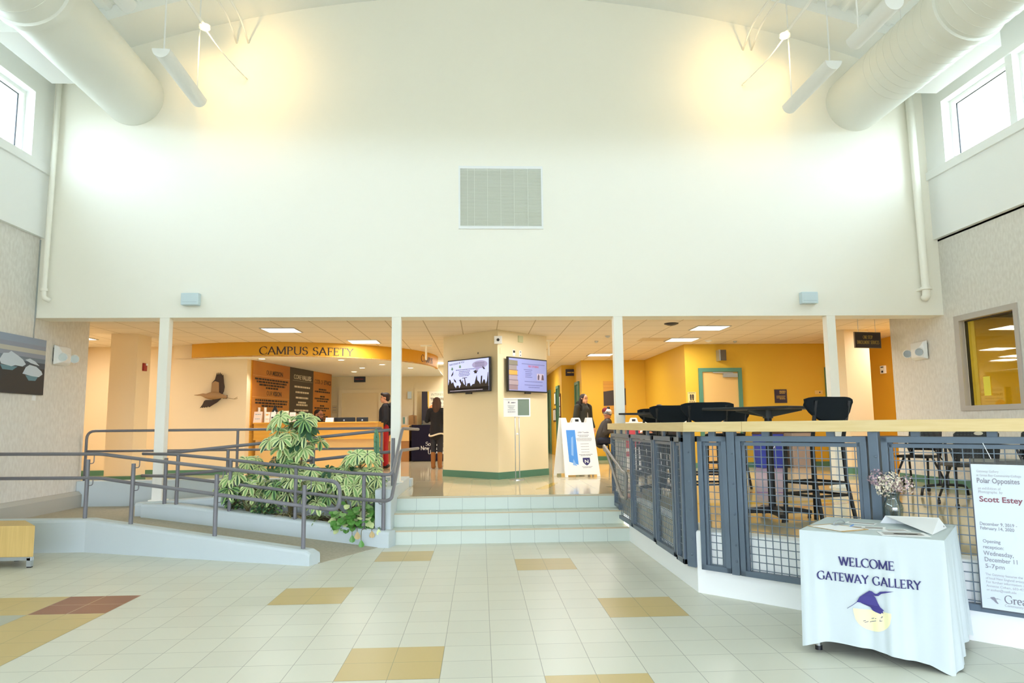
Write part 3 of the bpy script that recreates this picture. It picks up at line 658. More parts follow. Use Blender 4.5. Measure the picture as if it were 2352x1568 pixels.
# round ducts under the vault
def duct(lb, p0, p1, r, boxq, sg):
    t = thing('air_duct', lb, 'duct', p0)
    a, c = V(p0), V(p1); d = (c-a)
    pts = []; rs = []; n = 60
    for i in range(n+1):
        q = a+d*(i/n); pts += [q, q+d*.0004]; rs += [r, r*1.0]
    B().tube([a, c], r, 40).obj('tube', duct_m, t, smooth='auto')
    q = B(); un = d.normalized()
    for i in range(1, 48):
        p = a+un*(.16*i+.9); 
        if sg > 0 or i % 12 == 0: q.tube([p-un*.004, p, p+un*.004], [r, r+.005, r], 40)
    q.obj('seam', duct_m, t, smooth=True)
    p = a+un*2.55; q = B(); q.tube([p-un*.06, p-un*.05, p+un*.05, p+un*.06], [r, r+.03, r+.03, r], 40); q.obj('joint_band', duct_m, t, smooth='auto')
    bb = B(); m = Matrix.Translation(a+un*1.6+V((sg*(r*.86), 0, -.10))); bb.box(-.26, .26, -.62, .62, -.20, .20, m); bb.obj('branch_box', white, t, bevel=.006)
    q = B()
    for i in (1, 2, 3): 
        p = a+un*(1.3*i); q.cyl(p+V((0, 0, r)), (p.x, p.y, az(p.x)+.13), .006, n=6)
    q.obj('hanger', white, t)
duct('fat white round air duct at upper left', (-5.06, 1.0, 6.235), (-4.7, -9, 6.30), .43, None, -1)
duct('fat white round air duct with spiral seams at upper right', (5.63, 1.0, 6.245), (5.63, -9, 6.245), .43, None, 1)
# half-round pendant lamps, open at the top
def pendant(lb, a, c, w=.105, en=12):
    a, c = V(a), V(c); d = (c-a).normalized(); sd = d.cross(V((0, 0, 1))).normalized(); U = V((0, 0, 1))
    t = thing('pendant_lamp', lb, 'pendant lamp', a, 0, 'half-round pendant lamps')
    prof = [sd*(w*math.cos(R(180+i*15)))+U*(w*1.05*math.sin(R(180+i*15))) for i in range(13)]
    inn = [p*.93 for p in prof[::-1]]
    B().loft([[a+p for p in prof+inn], [c+p for p in prof+inn]]).obj('shade', white, t, smooth='auto')
    for e, s in ((a, 1), (c, -1)):
        B().loft([[e-d*s*.012+p for p in prof], [e+p for p in prof]]).obj('end_cap', white, t)
        p = e+d*s*.08; q = B().cyl(p+U*.0, (p.x, p.y, az(p.x)+.14), .010, n=8).obj('rod', white, t)
        B().sph(p+U*.01, (.03, .03, .04), 12, 8).obj('knuckle', white, q)
    q = B(); m0 = a.lerp(c, .5)
    q.tube([a+d*.1-U*.03, c-d*.1-U*.03], .018, 8); q.obj('tube_bulb', lamp_w, t)
pendant('left pendant lamp nearest the cream wall', (-3.83, -.9, 5.94), (-3.90, .42, 5.94))
pendant('left pendant lamp nearer the camera, cut by the top edge', (-4.02, -2.6, 6.30), (-4.08, -1.25, 6.30))
pendant('right pendant lamp nearest the cream wall', (4.335, -.9, 5.90), (4.335, .35, 5.90))
pendant('right pendant lamp nearer the camera, cut by the top edge', (4.335, -2.20, 5.88), (4.335, -1.42, 5.88))
# conduits running along the vault into the wall, and the wall-washing spots
for sg, xs_, lbs in ((-1, (-3.59, -3.42), 'left'), (1, (3.93, 4.06), 'right')):
    for x, w in zip(xs_, ('outer', 'inner') if sg < 0 else ('inner', 'outer')):
        o = B().tube(smoothpath([(x+sg*0, -6, 7.22), (x, .55, 7.22), (x+.03*sg, .995, 7.09)], .2), .014, 8).obj('conduit', white, smooth=True)
        tag(o, '%s of the two thin white conduits meeting the wall at upper %s' % (w, lbs), 'conduit', 'conduits under the vault')
    x = -3.72 if sg < 0 else 4.19; y = .06; z = 6.75
    t = thing('spot_lamp', 'bright white disc spot lamp on a conduit at upper ' + lbs, 'spot lamp', (x, y, z), 0, 'disc spot lamps')
    B().tube([(x-sg*.0, -5, 6.86), (x, y-.02, 6.80)], .022, 8).obj('arm', white, t, smooth='auto')
    B().cyl((x, y, 6.80), (x, y, 6.765), .075, .07, 20).obj('canopy', white, t, smooth='auto')
    B().tube(smoothpath([(x, y, 6.77), (x-sg*.12, .35, 6.6), (x-sg*.22, .80, 6.55), (x-sg*.27, .995, 6.53)], .2), .008, 6).obj('cable', white, t, smooth=True)
    lamp('SPOT', 'wall_wash', (x-sg*.05, y-.15, 6.72), 55, (1, .66, .26), .06, (x-sg*.28, 1.0, 6.55), 120, .9)
# emergency twin-head lights on the side walls
for sg, X, y, z, lb in ((-1, XL, 1.62, 2.53, 'beside the iceberg picture on the left wall'), (1, XR, 1.58, 2.53, 'left of the interior window on the right wall')):
    t = thing('emergency_light', 'white twin-head emergency light ' + lb, 'emergency light', (X, y, z), 0, 'emergency lights')
    f = lambda d: X-sg*d
    bx('back_plate', black, (min(f(0), f(.02)), max(f(0), f(.02)), y-.15, y+.15, z-.09, z+.11), parent=t)
    q = B(); q.loft([[(f(.015), y-.17, z-.14), (f(.015), y+.17, z-.14), (f(.015), y+.17, z+.15), (f(.015), y-.17, z+.15)], [(f(.075), y-.16, z-.12), (f(.075), y+.16, z-.12), (f(.075), y+.16, z+.13), (f(.075), y-.16, z+.13)], [(f(.115), y-.10, z-.10), (f(.115), y+.10, z-.10), (f(.115), y+.10, z+.03), (f(.115), y-.10, z+.03)]])
    q.obj('housing', white, t, bevel=.01)
    for dy in (-.09, .21):
        c0 = V((f(.10), y+dy, z-.02)); ax = V((-sg*.55, -.75, -.2)).normalized()
        h = B(); h.tube([c0-ax*.05, c0-ax*.02, c0+ax*.03, c0+ax*.045], [.03, .062, .068, .064], 18); ho = h.obj('lamp_head', white, t, smooth='auto')
        B().tube([c0+ax*.046, c0+ax*.03], [.056, .02], 16).obj('reflector', chrome, ho, smooth='auto')
# iceberg photograph on canvas
t = thing('framed_photograph', 'dark photograph of icebergs on grey water, hung on the left wall', 'picture', (XL, .75, 2.33))
m = face((XL+.03, -.1, 1.94), (0, 1, 0)); w, h = 1.345, .775
q = B(); q.box(0, w, 0, h, -.028, 0, m); q.obj('canvas', M('canvas_edge', '2b3036', .6), t)
def flat(b, m, pts, z): b.poly([m @ V((x, y, z)) for x, y in pts])
q = B()
def band(mi, y0, y1, z): q.mi = mi; flat(q, m, [(0, y0), (w, y0), (w, y1), (0, y1)], z)
for mi, y0, y1 in ((0, 0, .36), (1, .36, .44), (2, .44, .50), (3, .50, .56), (4, .56, .62), (3, .62, .68), (5, .68, h)): band(mi, y0, y1, .001)
q.mi = 6
flat(q, m, [(.38, .42), (.45, .51), (.55, .52), (.60, .55), (.75, .50), (.85, .46), (.92, .40), (.85, .365), (.70, .37), (.62, .35), (.42, .37)], .002)
flat(q, m, [(.9, .46), (1.0, .485), (1.12, .455), (1.22, .40), (1.02, .425)], .002)
flat(q, m, [(.86, .27), (.92, .36), (1.0, .40), (1.15, .385), (1.27, .33), (1.30, .29), (1.22, .245), (1.05, .25)], .002)
q.mi = 7; flat(q, m, [(.92, .255), (1.2, .245), (1.15, .19), (1.0, .185)], .0015); flat(q, m, [(.4, .36), (.75, .355), (.65, .30), (.45, .30)], .0015)
def pm(n, c): return M(n, c, .55)
q.obj('print', [pm('sea_dark', '24282b'), pm('sea_grey', '3f4a54'), pm('hills', '6d7b88'), pm('sky_band', '8d95a5'), pm('cloud_light', 'b9b8ac'), pm('sky_top', '8f9db0'), pm('ice', 'c5d2dc'), pm('ice_shadow', '5d8794')], t)
tag(bx('picture_caption', paper, (XL, XL+.004, 1.05, 1.13, 1.86, 1.935)), 'small white caption card under the iceberg photograph', 'card')
# bench
t = thing('bench', 'pale maple block bench with metal legs at far left', 'bench', (-5.4, -.8, 0))
B().prism([(-4.815, -1.08), (-5.21, -.60), (-6.05, -.56), (-6.05, -1.06)], .115, .44).obj('seat_block', bench_w, t, bevel=.006)
q = B(); q.box(-6.03, -4.835, -1.06, -1.03, .075, .115); q.bar((-4.84, -1.06, .095), (-5.21, -.62, .095), .03, .04); q.obj('base_frame', alum, t)
for x, y in ((-4.87, -1.04), (-5.25, -.64), (-6.0, -1.03), (-6.0, -.6)):
    l = bx('leg', alum, (x-.025, x+.025, y-.02, y+.02, .012, .10), parent=t); bx('glide', black, (x-.022, x+.022, y-.018, y+.018, 0, .012), parent=l)

# ================================================================== WELCOME TABLE AND POSTER
TA, TZ = math.atan2(-.515, .64), .755
TC = V((2.585, -4.345, 0)); tx = V((math.cos(TA), math.sin(TA), 0)); ty = V((-tx.y, tx.x, 0)); HW, HD = .405, .385
def tl(u, v, z): return TC+tx*u+ty*v+V((0, 0, z))
t = thing('display_table', 'square metal-legged table hidden under the printed white cloth', 'table', TC, TA)
bx('tabletop', white, parent=None) if False else B().loft([[tl(u*HW*.97, v*HD*.97, z) for u, v in ((-1, -1), (1, -1), (1, 1), (-1, 1))] for z in (TZ-.035, TZ-.006)]).obj('tabletop', white, t)
for u in (-1, 1):
    for v in (-1, 1):
        a = tl(u*(HW-.06), v*(HD-.06), .02); l = B().cyl(a, a+V((0, 0, TZ-.055)), .019, n=14).obj('leg', chrome, t, smooth='auto'); B().cyl(a-V((0, 0, .02)), a+V((0, 0, .006)), .022, n=14).obj('foot_glide', black, l, smooth='auto')
# cloth: a ring of points round the table dropping in soft folds
t = thing('tablecloth', 'white cloth printed with navy lettering and a flying heron over a yellow sun', 'tablecloth', tl(0, 0, TZ), TA)
def cloth_ring(s, k):                          # s in 0..1 round the rim, k 0 top .. 1 hem
    per = [(-1, -1), (1, -1), (1, 1), (-1, 1)]; i = int(s*4) % 4; f = s*4-int(s*4)
    a, c = per[i], per[(i+1) % 4]; u, v = a[0]+(c[0]-a[0])*f, a[1]+(c[1]-a[1])*f
    cor = max(0, 1-min(f, 1-f)*7)              # near a corner
    n = (0, -1) if i == 0 else (1, 0) if i == 1 else (0, 1) if i == 2 else (-1, 0)
    fl = .014*k*math.sin(s*4*math.pi*7+i*1.3)+.012*k*math.sin(s*4*math.pi*3.3+1)+.004*min(1, 3*k)*math.sin(s*4*math.pi*17+2*math.sin(s*40))
    dv = cor*k*.012
    p = tl(u*(HW+.004), v*(HD+.004), 0)
    nv = tx*n[0]+ty*n[1]; cv = (tx*u+ty*v).normalized()
    p = p+nv*(fl+.020*k)+cv*dv
    hem = .055+.028*math.sin(s*2*math.pi*2.2+.7)-.035*cor
    return V((p.x, p.y, TZ-.004-(TZ-hem)*k if k > .001 else TZ))
NS = 240; rings = []
for k in (0, .012, .03, .08, .16, .28, .42, .58, .74, .88, 1.0):
    rings.append([cloth_ring(i/NS, k) for i in range(NS)])
top = [[tl(math.copysign(1, 1), 0, 0)]]
b = B(); b.loft([[TC+(p-TC)*.4+V((0, 0, TZ*.6)) for p in rings[0]]]+[[V((TC.x+(p.x-TC.x)*.97, TC.y+(p.y-TC.y)*.97, TZ+.001)) for p in rings[0]]]+rings[:], caps=False)
for v in b.bm.verts:
    if v.co.z > TZ: v.co.z = TZ
cap = [v for v in b.bm.verts][:NS]; b.bm.faces.new(cap)
cl = b.obj('cloth', cloth_w, t, smooth='auto')
def front(x, y):                               # point on the printed front of the cloth: x along, y above the floor
    s = max(0, min(.2499, (x/(2*HW))*.25)); k = (TZ-y)/(TZ-.05); p = cloth_ring(s, k)
    return V((p.x, p.y, y))-ty*.004, -ty
def fr2(x0, y0): return lambda x, y: front(x0+x, y0+y)
serif('WELCOME', fr2(.228, .556), .052, navy, cl, .315, thick=.17, thin=.05, d=.001)
serif('GATEWAY GALLERY', fr2(.10, .458), .05, navy, cl, .575, thick=.17, thin=.05, d=.001)
def cpoly(pts, m, off=.0, name='print'):
    q = B(); q.tess(pts, lambda x, y: front(x, y)[0]-ty*off); return q.obj(name, m, cl, keep=True)
sun = [(.404+.106*math.cos(R(a)), .287+.106*math.sin(R(a))) for a in range(180-10, 372, 6)]
for j in range(7):                             # sun disc in bands following the cloth
    pass
q = B()
for i in range(24):
    xa, xb = .298+.212*i/24, .298+.212*(i+1)/24
    for (y0, y1) in ((-1, 0),):
        ya = .287-math.sqrt(max(0, .106**2-(xa-.404)**2)); yb = .287-math.sqrt(max(0, .106**2-(xb-.404)**2))
        q.poly([front(xa, ya)[0], front(xb, yb)[0], front(xb, .305)[0], front(xa, .305)[0]])
q.obj('sun_print', M('sun_yellow', 'ece6b4', .8), cl, keep=True)
def zc(x, y): return (.264+(x-613)*.000349, .298+(955-y)*.000398+.00017*(x-613))
HER = [(613, 950), (700, 930), (775, 905), (800, 880), (830, 845), (985, 808), (1030, 830), (1075, 875), (1110, 890), (1160, 875), (1250, 895), (1380, 940), (1250, 920), (1180, 912), (1130, 928), (1075, 910), (1040, 880), (1085, 940), (1120, 1035), (1150, 1100), (1208, 1165), (1185, 1165), (1190, 1205), (1165, 1185), (1150, 1200), (1120, 1180), (1060, 1140), (1020, 1110), (985, 1050), (930, 1010), (880, 970), (835, 930), (790, 910), (700, 938), (615, 957)]
cpoly([zc(*p) for p in HER], purple, .007, 'heron_print')
q = B()
for x, y, w in ((880, 1243, 60), (960, 1262, 180), (990, 1222, 190), (860, 1215, 40), (1120, 1297, 45), (1050, 1240, 120)):
    a = zc(x, y); c = zc(x+w, y+w*.12); q.poly([front(*a)[0]-ty*.0015, front(c[0], c[1])[0]-ty*.0015, front(c[0], c[1]-.003)[0]-ty*.0015, front(a[0], a[1]-.003)[0]-ty*.0015])
q.obj('water_print', navy, cl, keep=True)
# things on the table
def slab(b, pts, z0, z1): b.prism([(p[0], p[1]) for p in pts], z0, z1); return b
def quadpts(c, w, h, rz): m = Matrix.Translation((c[0], c[1], 0)) @ Matrix.Rotation(rz, 4, 'Z'); return [tuple((m @ V((u*w/2, v*h/2, 0)))[:2]) for u, v in ((-1, -1), (1, -1), (1, 1), (-1, 1))]
Z0 = TZ+.0015
t = thing('clipboard', 'brown clipboard with a white sheet on the white table', 'clipboard', (2.2, -4.35, Z0), TA)
B().prism(quadpts((2.30, -4.35), .22, .30, TA+R(58)), Z0, Z0+.004).obj('board', kraft, t)
B().prism(quadpts((2.29, -4.36), .20, .25, TA+R(58)), Z0+.004, Z0+.0055).obj('sheet', paper, t)
q = B(); c = V((2.37, -4.24, Z0+.004)); a = TA+R(58); ax = V((math.cos(a), math.sin(a), 0))
q.tube([c+ax*(.05*math.cos(R(g)))+V((0, 0, .03*math.sin(R(g))+.004)) for g in range(0, 181, 20)], .004, 6); q.bar(c-ax*.06+V((0, 0, .006)), c+ax*.06+V((0, 0, .006)), .03, .004); q.obj('clip', alum, t)
tag(B().tube([(2.395, -4.335, Z0+.006), (2.455, -4.262, Z0+.006), (2.462, -4.253, Z0+.006)], [.004, .004, .002], 8).obj('pen', M('blue_plastic', '5f93d8', .4), smooth='auto'), 'blue pen lying beside the clipboard', 'pen')
def leaflet(lb, c, w, h, rz, z, cols, nm='leaflet'):
    t = thing(nm, lb, 'leaflet', (*c, z), rz); m = Matrix.Translation((*c, z)) @ Matrix.Rotation(rz, 4, 'Z')
    q = B(); q.box(-w/2, w/2, -h/2, h/2, 0, .0015, m); q.obj('sheet', paper, t)
    q = B(); 
    for i, (mt, u0, u1, v0, v1) in enumerate(cols): q.mi = i; q.poly([m @ V((u*w, v*h, .0022)) for u, v in ((u0, v0), (u1, v0), (u1, v1), (u0, v1))])
    q.obj('picture', [c_[0] for c_ in cols], t, keep=True)
ph1 = M('photo_grey', '8d8a84', .6); ph2 = M('photo_brown', '6f6660', .6); ph3 = M('photo_pale', 'b5b2ac', .6)
leaflet('white leaflet with two dark photo strips on the table', (2.47, -4.36), .26, .15, TA+R(8), Z0, [(ph2, -.42, -.04, -.1, .12), (ph1, .04, .44, -.05, .25), (ph3, -.42, .44, -.36, -.2)])
leaflet('thin leaflet with a grey strip at the middle of the table', (2.56, -4.16), .19, .10, TA-R(4), Z0, [(ph1, -.4, .45, -.1, .25)])
leaflet('postcard with a pale landscape at the front edge of the table', (2.56, -4.66), .27, .17, TA+R(20), Z0, [(ph3, -.42, .4, -.3, .35), (ph1, -.2, .3, -.1, .1)])
leaflet('small pale postcard left of the open booklet', (2.60, -4.50), .16, .10, TA+R(30), Z0, [(ph3, -.3, .4, -.3, .3)])
t = thing('booklet', 'half-open white booklet standing like a tent beside the vase', 'booklet', (2.82, -4.42, Z0), TA)
a0, a1, a2, a3 = V((2.70, -4.16, Z0)), V((2.99, -4.31, Z0)), V((2.72, -4.70, Z0)), V((2.985, -4.44, Z0))
rg0, rg1 = V((2.72, -4.19, Z0+.052)), V((3.01, -4.33, Z0+.05))
B().loft([[a2, a3, a3+V((0, 0, .002)), a2+V((0, 0, .002))], [rg0, rg1, rg1+V((0, 0, .002)), rg0+V((0, 0, .002))]]).obj('cover', paper, t)
B().loft([[a0, a1, a1+V((0.002, 0.002, 0)), a0+V((.002, .002, 0))], [rg0, rg1, rg1+V((.002, .002, 0)), rg0+V((.002, .002, 0))]]).obj('back_cover', paper, t)
q = B(); g = lambda u, v: a2.lerp(a3, u).lerp(rg0.lerp(rg1, u), v)+V((0, 0, .0032)); q.poly([g(.45, .1), g(.95, .1), g(.95, .55), g(.45, .55)]); q.obj('picture', ph1, t, keep=True)
# vase with dried flowers
vc = V((2.865, -4.045, Z0)); t = thing('flower_vase', 'clear glass vase of dried hydrangea heads on the table', 'vase', vc)
PR = [(.048, 0), (.058, .012), (.064, .05), (.066, .09), (.060, .12), (.044, .145), (.040, .16), (.052, .19), (.058, .20)]
q = B(); q.lathe([(r_, z) for r_, z in PR]+[(r_-.004, z) for r_, z in PR[::-1]][:-1]+[(.044, .008)], 28, vc); q.obj('vase_body', glass_mat('vase_clear_glass', 'e6efef', .14, .05), t, smooth=True)
q = B(); rnd = random.Random(3)
HEADS = [((-.085, .03, .295), .062, 1), ((-.02, -.02, .27), .078, 0), ((.03, .05, .29), .06, 0), ((.10, .0, .245), .072, 2), ((-.07, -.02, .23), .06, 0), ((.06, .06, .23), .05, 2)]
for c, r_, k in HEADS: q.tube([vc+V((c[0]*.15, c[1]*.15, .02)), vc+V((c[0]*.4, c[1]*.4, .17)), vc+V(c)], .003, 5)
q.obj('stem', M('dry_stem', '6b5a3c', .8), t)
fm = [M('petal_cream', 'e6dcc2', .8), M('petal_mauve', 'b59aa2', .8), M('petal_rose', 'cdb3ae', .8)]
for c, r_, k in HEADS:
    q = B()
    for i in range(150):
        d = V((rnd.gauss(0, 1), rnd.gauss(0, 1), rnd.gauss(0, 1))).normalized(); p = vc+V(c)+d*r_*rnd.uniform(.72, 1.05)
        n = (d+V((rnd.uniform(-.5, .5), rnd.uniform(-.5, .5), rnd.uniform(-.5, .5)))).normalized(); x = n.orthogonal().normalized(); y = n.cross(x); s_ = rnd.uniform(.006, .010); q.mi = k if rnd.random() < .7 else rnd.choice((0, 0, 1, 2))
        for g in range(4):
            a = g*math.pi/2+rnd.uniform(-.2, .2); e = x*math.cos(a)+y*math.sin(a); f = x*math.cos(a+.7)+y*math.sin(a+.7); h = x*math.cos(a-.7)+y*math.sin(a-.7)
            q.poly([p, p+h*s_*.7+n*.001, p+e*s_+n*.002, p+f*s_*.7+n*.001])
    q.obj('flower_head', fm, t, keep=True)
# poster hung on the guard
PD = V((.6796, -.7336, 0)); PM = face((3.231-.0, -4.375-.0, .245), PD); PM = Matrix.Translation(V((-.7336, -.6796, 0))*.012) @ PM
t = thing('poster', 'tall white exhibition poster hung on the mesh guard at far right', 'poster', PM @ V((0, 0, 0)))
def pbox(b, x0, x1, y0, y1, z0, z1): b.box(x0, x1, y0, y1, z0, z1, PM); return b
pbox(B(), 0, .61, -.008, .92, -.006, 0).obj('sheet', M('poster_white', 'd6dfe1', .5), t)
q = B(); pbox(q, -.006, .616, .92, .958, -.006, -.002); q.obj('holder', clear, t)
q = B(); pbox(q, -.007, 0, -.012, .958, -.007, .001); pbox(q, -.007, .616, -.016, -.008, -.007, .001); q.obj('edge_strip', M('dark_edge', '50565c', .4), t)
q = B()
for x in (.12, .5): q.tube([PM @ V((x, .955, 0)), PM @ V((x-.04, 1.06, .0))], .0025, 5)
q.obj('hanging_wire', white, t)
sh = [o for o in t.children if o.name.startswith('sheet')][0]
def ptext(s, x, y, w, size, mat, bold=0): return text(s, PM @ Matrix.Translation((x, y-.245, .001)), mat, sh, w, size, align='LEFT', bold=bold)
lg = M('light_grey_ink', 'b9b8bd', .6)
ptext('Gateway Gallery', .029, 1.112, .125, .022, lg); ptext('at Great Bay Community College', .027, 1.086, .247, .022, lg)
ptext('Polar Opposites', .026, 1.043, .236, .046, greyink, .012); ptext('an exhibition of', .030, 1.000, .128, .024, lg); ptext('Photographs  by', .031, .977, .135, .024, lg)
ptext('Scott Estey', .033, .921, .238, .050, redink, .02); ptext('December 9, 2019 -', .023, .768, .204, .030, greyink); ptext('February 14, 2020', .024, .740, .186, .030, greyink)
ptext('Opening', .032, .656, .098, .031, greyink); ptext('reception:', .031, .619, .113, .031, greyink); ptext('Wednesday,', .031, .576, .165, .040, greyink); ptext('December 11', .033, .536, .178, .040, greyink); ptext('5-7pm', .034, .495, .105, .038, greyink)
for i, (s_, w) in enumerate((('The Gateway features the work', .25), ('of local New England artists.', .21), ('For further information contact', .26), ('Annette Cohen, 603-427-76', .24), ('or acohen@ccsnh.edu', .16))): ptext(s_, .032, .448-.0245*i, w, .021, lg)
GB = PM @ Matrix.Translation((.126, .284-.245, .001)); serif('Great Bay', flatfn(GB), .05, greyink, sh, .25, d=.001); ptext('Community College', .124, .263, .17, .022, lg)
q = B(); mm = PM @ Matrix.Translation((.03, .298-.245, .0015)) @ Matrix.Diagonal((.000105, .000105, 1, 1))
q.tess([(x-613, 960-y) for x, y in HER], lambda x, y: mm @ V((x, y, 0))); q.obj('heron_print', greyink, sh, keep=True)

# ================================================================== PILLAR: TELEVISIONS, SIGN STAND, PLATES
c0, l0, r0 = V((.252, 3.504, 0)), V((-.704, 4.547, 0)), V((1.224, 4.53, 0))
lf = face(l0, c0-l0); LW = (c0-l0).length; rf = face(c0, r0-c0)
def tv(lb, m, x0, x1, y0, y1):
    o = m @ V(((x0+x1)/2, y0, 0)); t = thing('television', lb, 'television', o, 0, 'televisions on the butter-coloured pillar')
    B().box(x0, x1, y0, y1, .055, .10, m).obj('casing', black, t, bevel=.006)
    B().box(x0+.3, x1-.3, y0+.12, y1-.12, .001, .055, m).obj('wall_bracket', black, t)
    B().box((x0+x1)/2-.08, (x0+x1)/2+.08, y0-.03, y0, .07, .095, m).obj('sensor_bar', black, t)
    return t, m @ Matrix.Translation((x0+.022, y0+.022, .101)), x1-x0-.044, y1-y0-.044
def emis(n, c, e=.75): return M(n, c, .4, emit=e)
t, m, w, h = tv('left wall television showing black graduation silhouettes', lf, LW-1.258, LW-.10, 2.055, 2.672)
B().box(0, w, 0, h, 0, .002, m).obj('screen', emis('screen_lilac', 'b9c4ee'), t)
sc = [o for o in t.children if o.name.startswith('screen')][0]
sil = emis('screen_black', '1b1518', .1); lil = emis('screen_bubble', '9f9bc4', .6); gr = emis('screen_green', '4a7a45', .5)
def sp(name, mt, *polys, z=.003):
    q = B()
    for p in polys: q.tess([(x*w, y*h) for x, y in p], lambda x, y: m @ V((x, y, z)))
    return q.obj(name, mt, sc, keep=True)
el = lambda cx_, cy_, a, c_, n=20: [(cx_+a*math.cos(i*2*math.pi/n), cy_+c_*math.sin(i*2*math.pi/n)) for i in range(n)]
sp('bubble', lil, el(.79, .82, .185, .125), [(.68, .74), (.80, .72), (.71, .60)])
crowd = [(0, 0), (0, .22), (.03, .36), (.02, .42), (.06, .40), (.09, .28), (.13, .33), (.16, .20), (.20, .12), (.22, .2), (.27, .2), (.29, .11), (.33, .24), (.29, .36), (.26, .35), (.32, .40), (.35, .30), (.37, .38), (.38, .28), (.41, .22), (.44, .2), (.47, .16), (.49, .25), (.55, .26), (.57, .15), (.62, .22), (.66, .22), (.70, .42), (.72, .50), (.73, .33), (.77, .28), (.80, .2), (.82, .46), (.85, .46), (.84, .22), (.88, .34), (.91, .33), (.93, .2), (.96, .30), (.98, .56), (.99, .56), (1, 0)]
sp('crowd', sil, [(0, 0), (1, 0), (1, .12), (0, .12)], crowd)
sp('cap', sil, [(.08, .55), (.14, .68), (.13, .57), (.09, .50)], [(.14, .44), (.20, .36), (.21, .28), (.16, .34)], [(.63, .62), (.69, .655), (.75, .62), (.72, .59), (.72, .55), (.66, .55), (.66, .59)], [(.84, .74), (.87, .76), (.92, .66), (.88, .66)], [(.36, .44), (.48, .45), (.48, .43), (.36, .42)], [(.41, .43), (.43, .43), (.46, .2), (.43, .2)])
sp('arrow', gr, [(.09, .80), (.12, .80), (.12, .755), (.14, .755), (.105, .70), (.07, .755), (.09, .755)], [(.29, .85), (.32, .85), (.32, .805), (.34, .805), (.305, .75), (.27, .805), (.29, .805)])
text('THIS COULD BE YOU', m @ Matrix.Translation((.03*w, .86*h, .003)) @ Matrix.Rotation(R(5), 4, 'Z'), sil, sc, .38*w, .045, align='LEFT')
q = B(); mg = m @ Matrix.Translation((0, 0, .003)); inkl = emis('screen_ink', '6b6d9a', .5)
for i, (x0, x1, y) in enumerate(((.2, .68, .70), (.28, .56, .645), (.28, .54, .595), (.27, .55, .545), (.29, .53, .50))): dashes(q, mg, x0*w, x1*w, y*h, .014, seed=i)
for i, y in enumerate((.88, .85, .81, .77)): dashes(q, mg, .68*w, .9*w, y*h, .009, seed=i+9)
q.obj('small_print', inkl, sc); q = B(); dashes(q, mg, .05*w, .86*w, .035*h, .010, seed=4); q.obj('caption', emis('screen_pale', 'c8c4d8', .4), sc)
t, m, w, h = tv('right wall television with a dim blue slide and a stack of books', rf, .165, 1.29, 2.05, 2.675)
B().box(0, w, 0, h, 0, .002, m).obj('screen', emis('screen_slate', '7b83b4', .6), t); sc = [o for o in t.children if o.name.startswith('screen')][0]
for i, (a, c_) in enumerate((('6d6a5c', 1), ('7d7674', .9), ('b5873f', .97), ('8b8088', .97), ('8d7f83', 1.05), ('7b6a70', 1.0))):
    y0 = .02+.155*(5-i); sp('book', emis('book_%s' % a, a, .55), [(0, y0), (.22*c_, y0), (.22*c_, y0+.135), (0, y0+.145)])
sp('book_shadow', emis('book_gap', '4b3f4a', .3), *[[(0, .005+.155*k), (.23, .005+.155*k), (.23, .02+.155*k), (0, .02+.155*k)] for k in range(1, 6)])
sp('photo', emis('screen_photo', 'a9a0b4', .5), [(.73, .36), (.92, .36), (.92, .57), (.73, .57)], z=.003); sp('figure', emis('screen_fig', '53465a', .3), [(.75, .37), (.79, .37), (.8, .5), (.77, .56), (.75, .48)], [(.85, .37), (.92, .37), (.91, .52), (.87, .55), (.86, .46)], z=.004)
text('FREE TUTORING!', m @ Matrix.Translation((.64*w, .75*h, .003)), emis('screen_red', 'a34a62', .5), sc, .28*w, .055, bold=.01)
q = B(); mg = m @ Matrix.Translation((0, 0, .003))
for i, (x0, x1, y) in enumerate(((.33, .95, .85), (.38, .6, .67), (.42, .58, .61), (.42, .6, .55), (.42, .57, .50), (.42, .6, .44), (.40, .88, .30), (.4, .88, .19), (.5, .8, .12))): dashes(q, mg, x0*w, x1*w, y*h, .011, seed=i)
q.obj('small_print', emis('screen_ink2', '565c92', .4), sc)
def plate(name, lb, cat, m, x, y, w, h, mat=white, d=.008, bits=(), grp=None):
    t = thing(name, lb, cat, m @ V((x, y, 0)), 0, grp)
    B().box(x-w/2, x+w/2, y-h/2, y+h/2, .0005, d, m).obj('plate', mat, t, bevel=.002)
    for i, (u, v, a, c_, mt) in enumerate(bits): B().box(x+u-a/2, x+u+a/2, y+v-c_/2, y+v+c_/2, d, d+.006, m).obj('insert', mt, t)
    return t
blk = [(0, -.02, .03, .03, black), (0, .02, .03, .03, M('socket_grey', 'c9c9c2', .5))]
plate('wall_outlet', 'outlet plate above the left television, nearer the left edge', 'outlet', lf, LW-.80, 2.775, .07, .115, white, bits=[(0, -.03, .04, .05, black)])
plate('wall_outlet', 'outlet plate above the left television, nearer the pillar corner', 'outlet', lf, LW-.50, 2.765, .07, .115, white, bits=[(0, 0, .02, .03, black)])
plate('wall_outlet', 'outlet plate with a black plug above the right television', 'outlet', rf, .44, 2.765, .07, .115, white, bits=[(0, .02, .045, .04, black)])
plate('wall_outlet', 'outlet plate above the right television, nearest its middle', 'outlet', rf, .62, 2.76, .07, .115, white, bits=[(0, .03, .02, .012, black), (0, -.03, .02, .012, black)])
plate('wall_outlet', 'white power outlet low on the left face of the pillar', 'outlet', lf, LW-.77, .82, .075, .12, white, bits=blk)
plate('blank_plate', 'butter-painted blank plate beside the pillar corner', 'plate', rf, .12, 2.775, .11, .11, butter, .006)
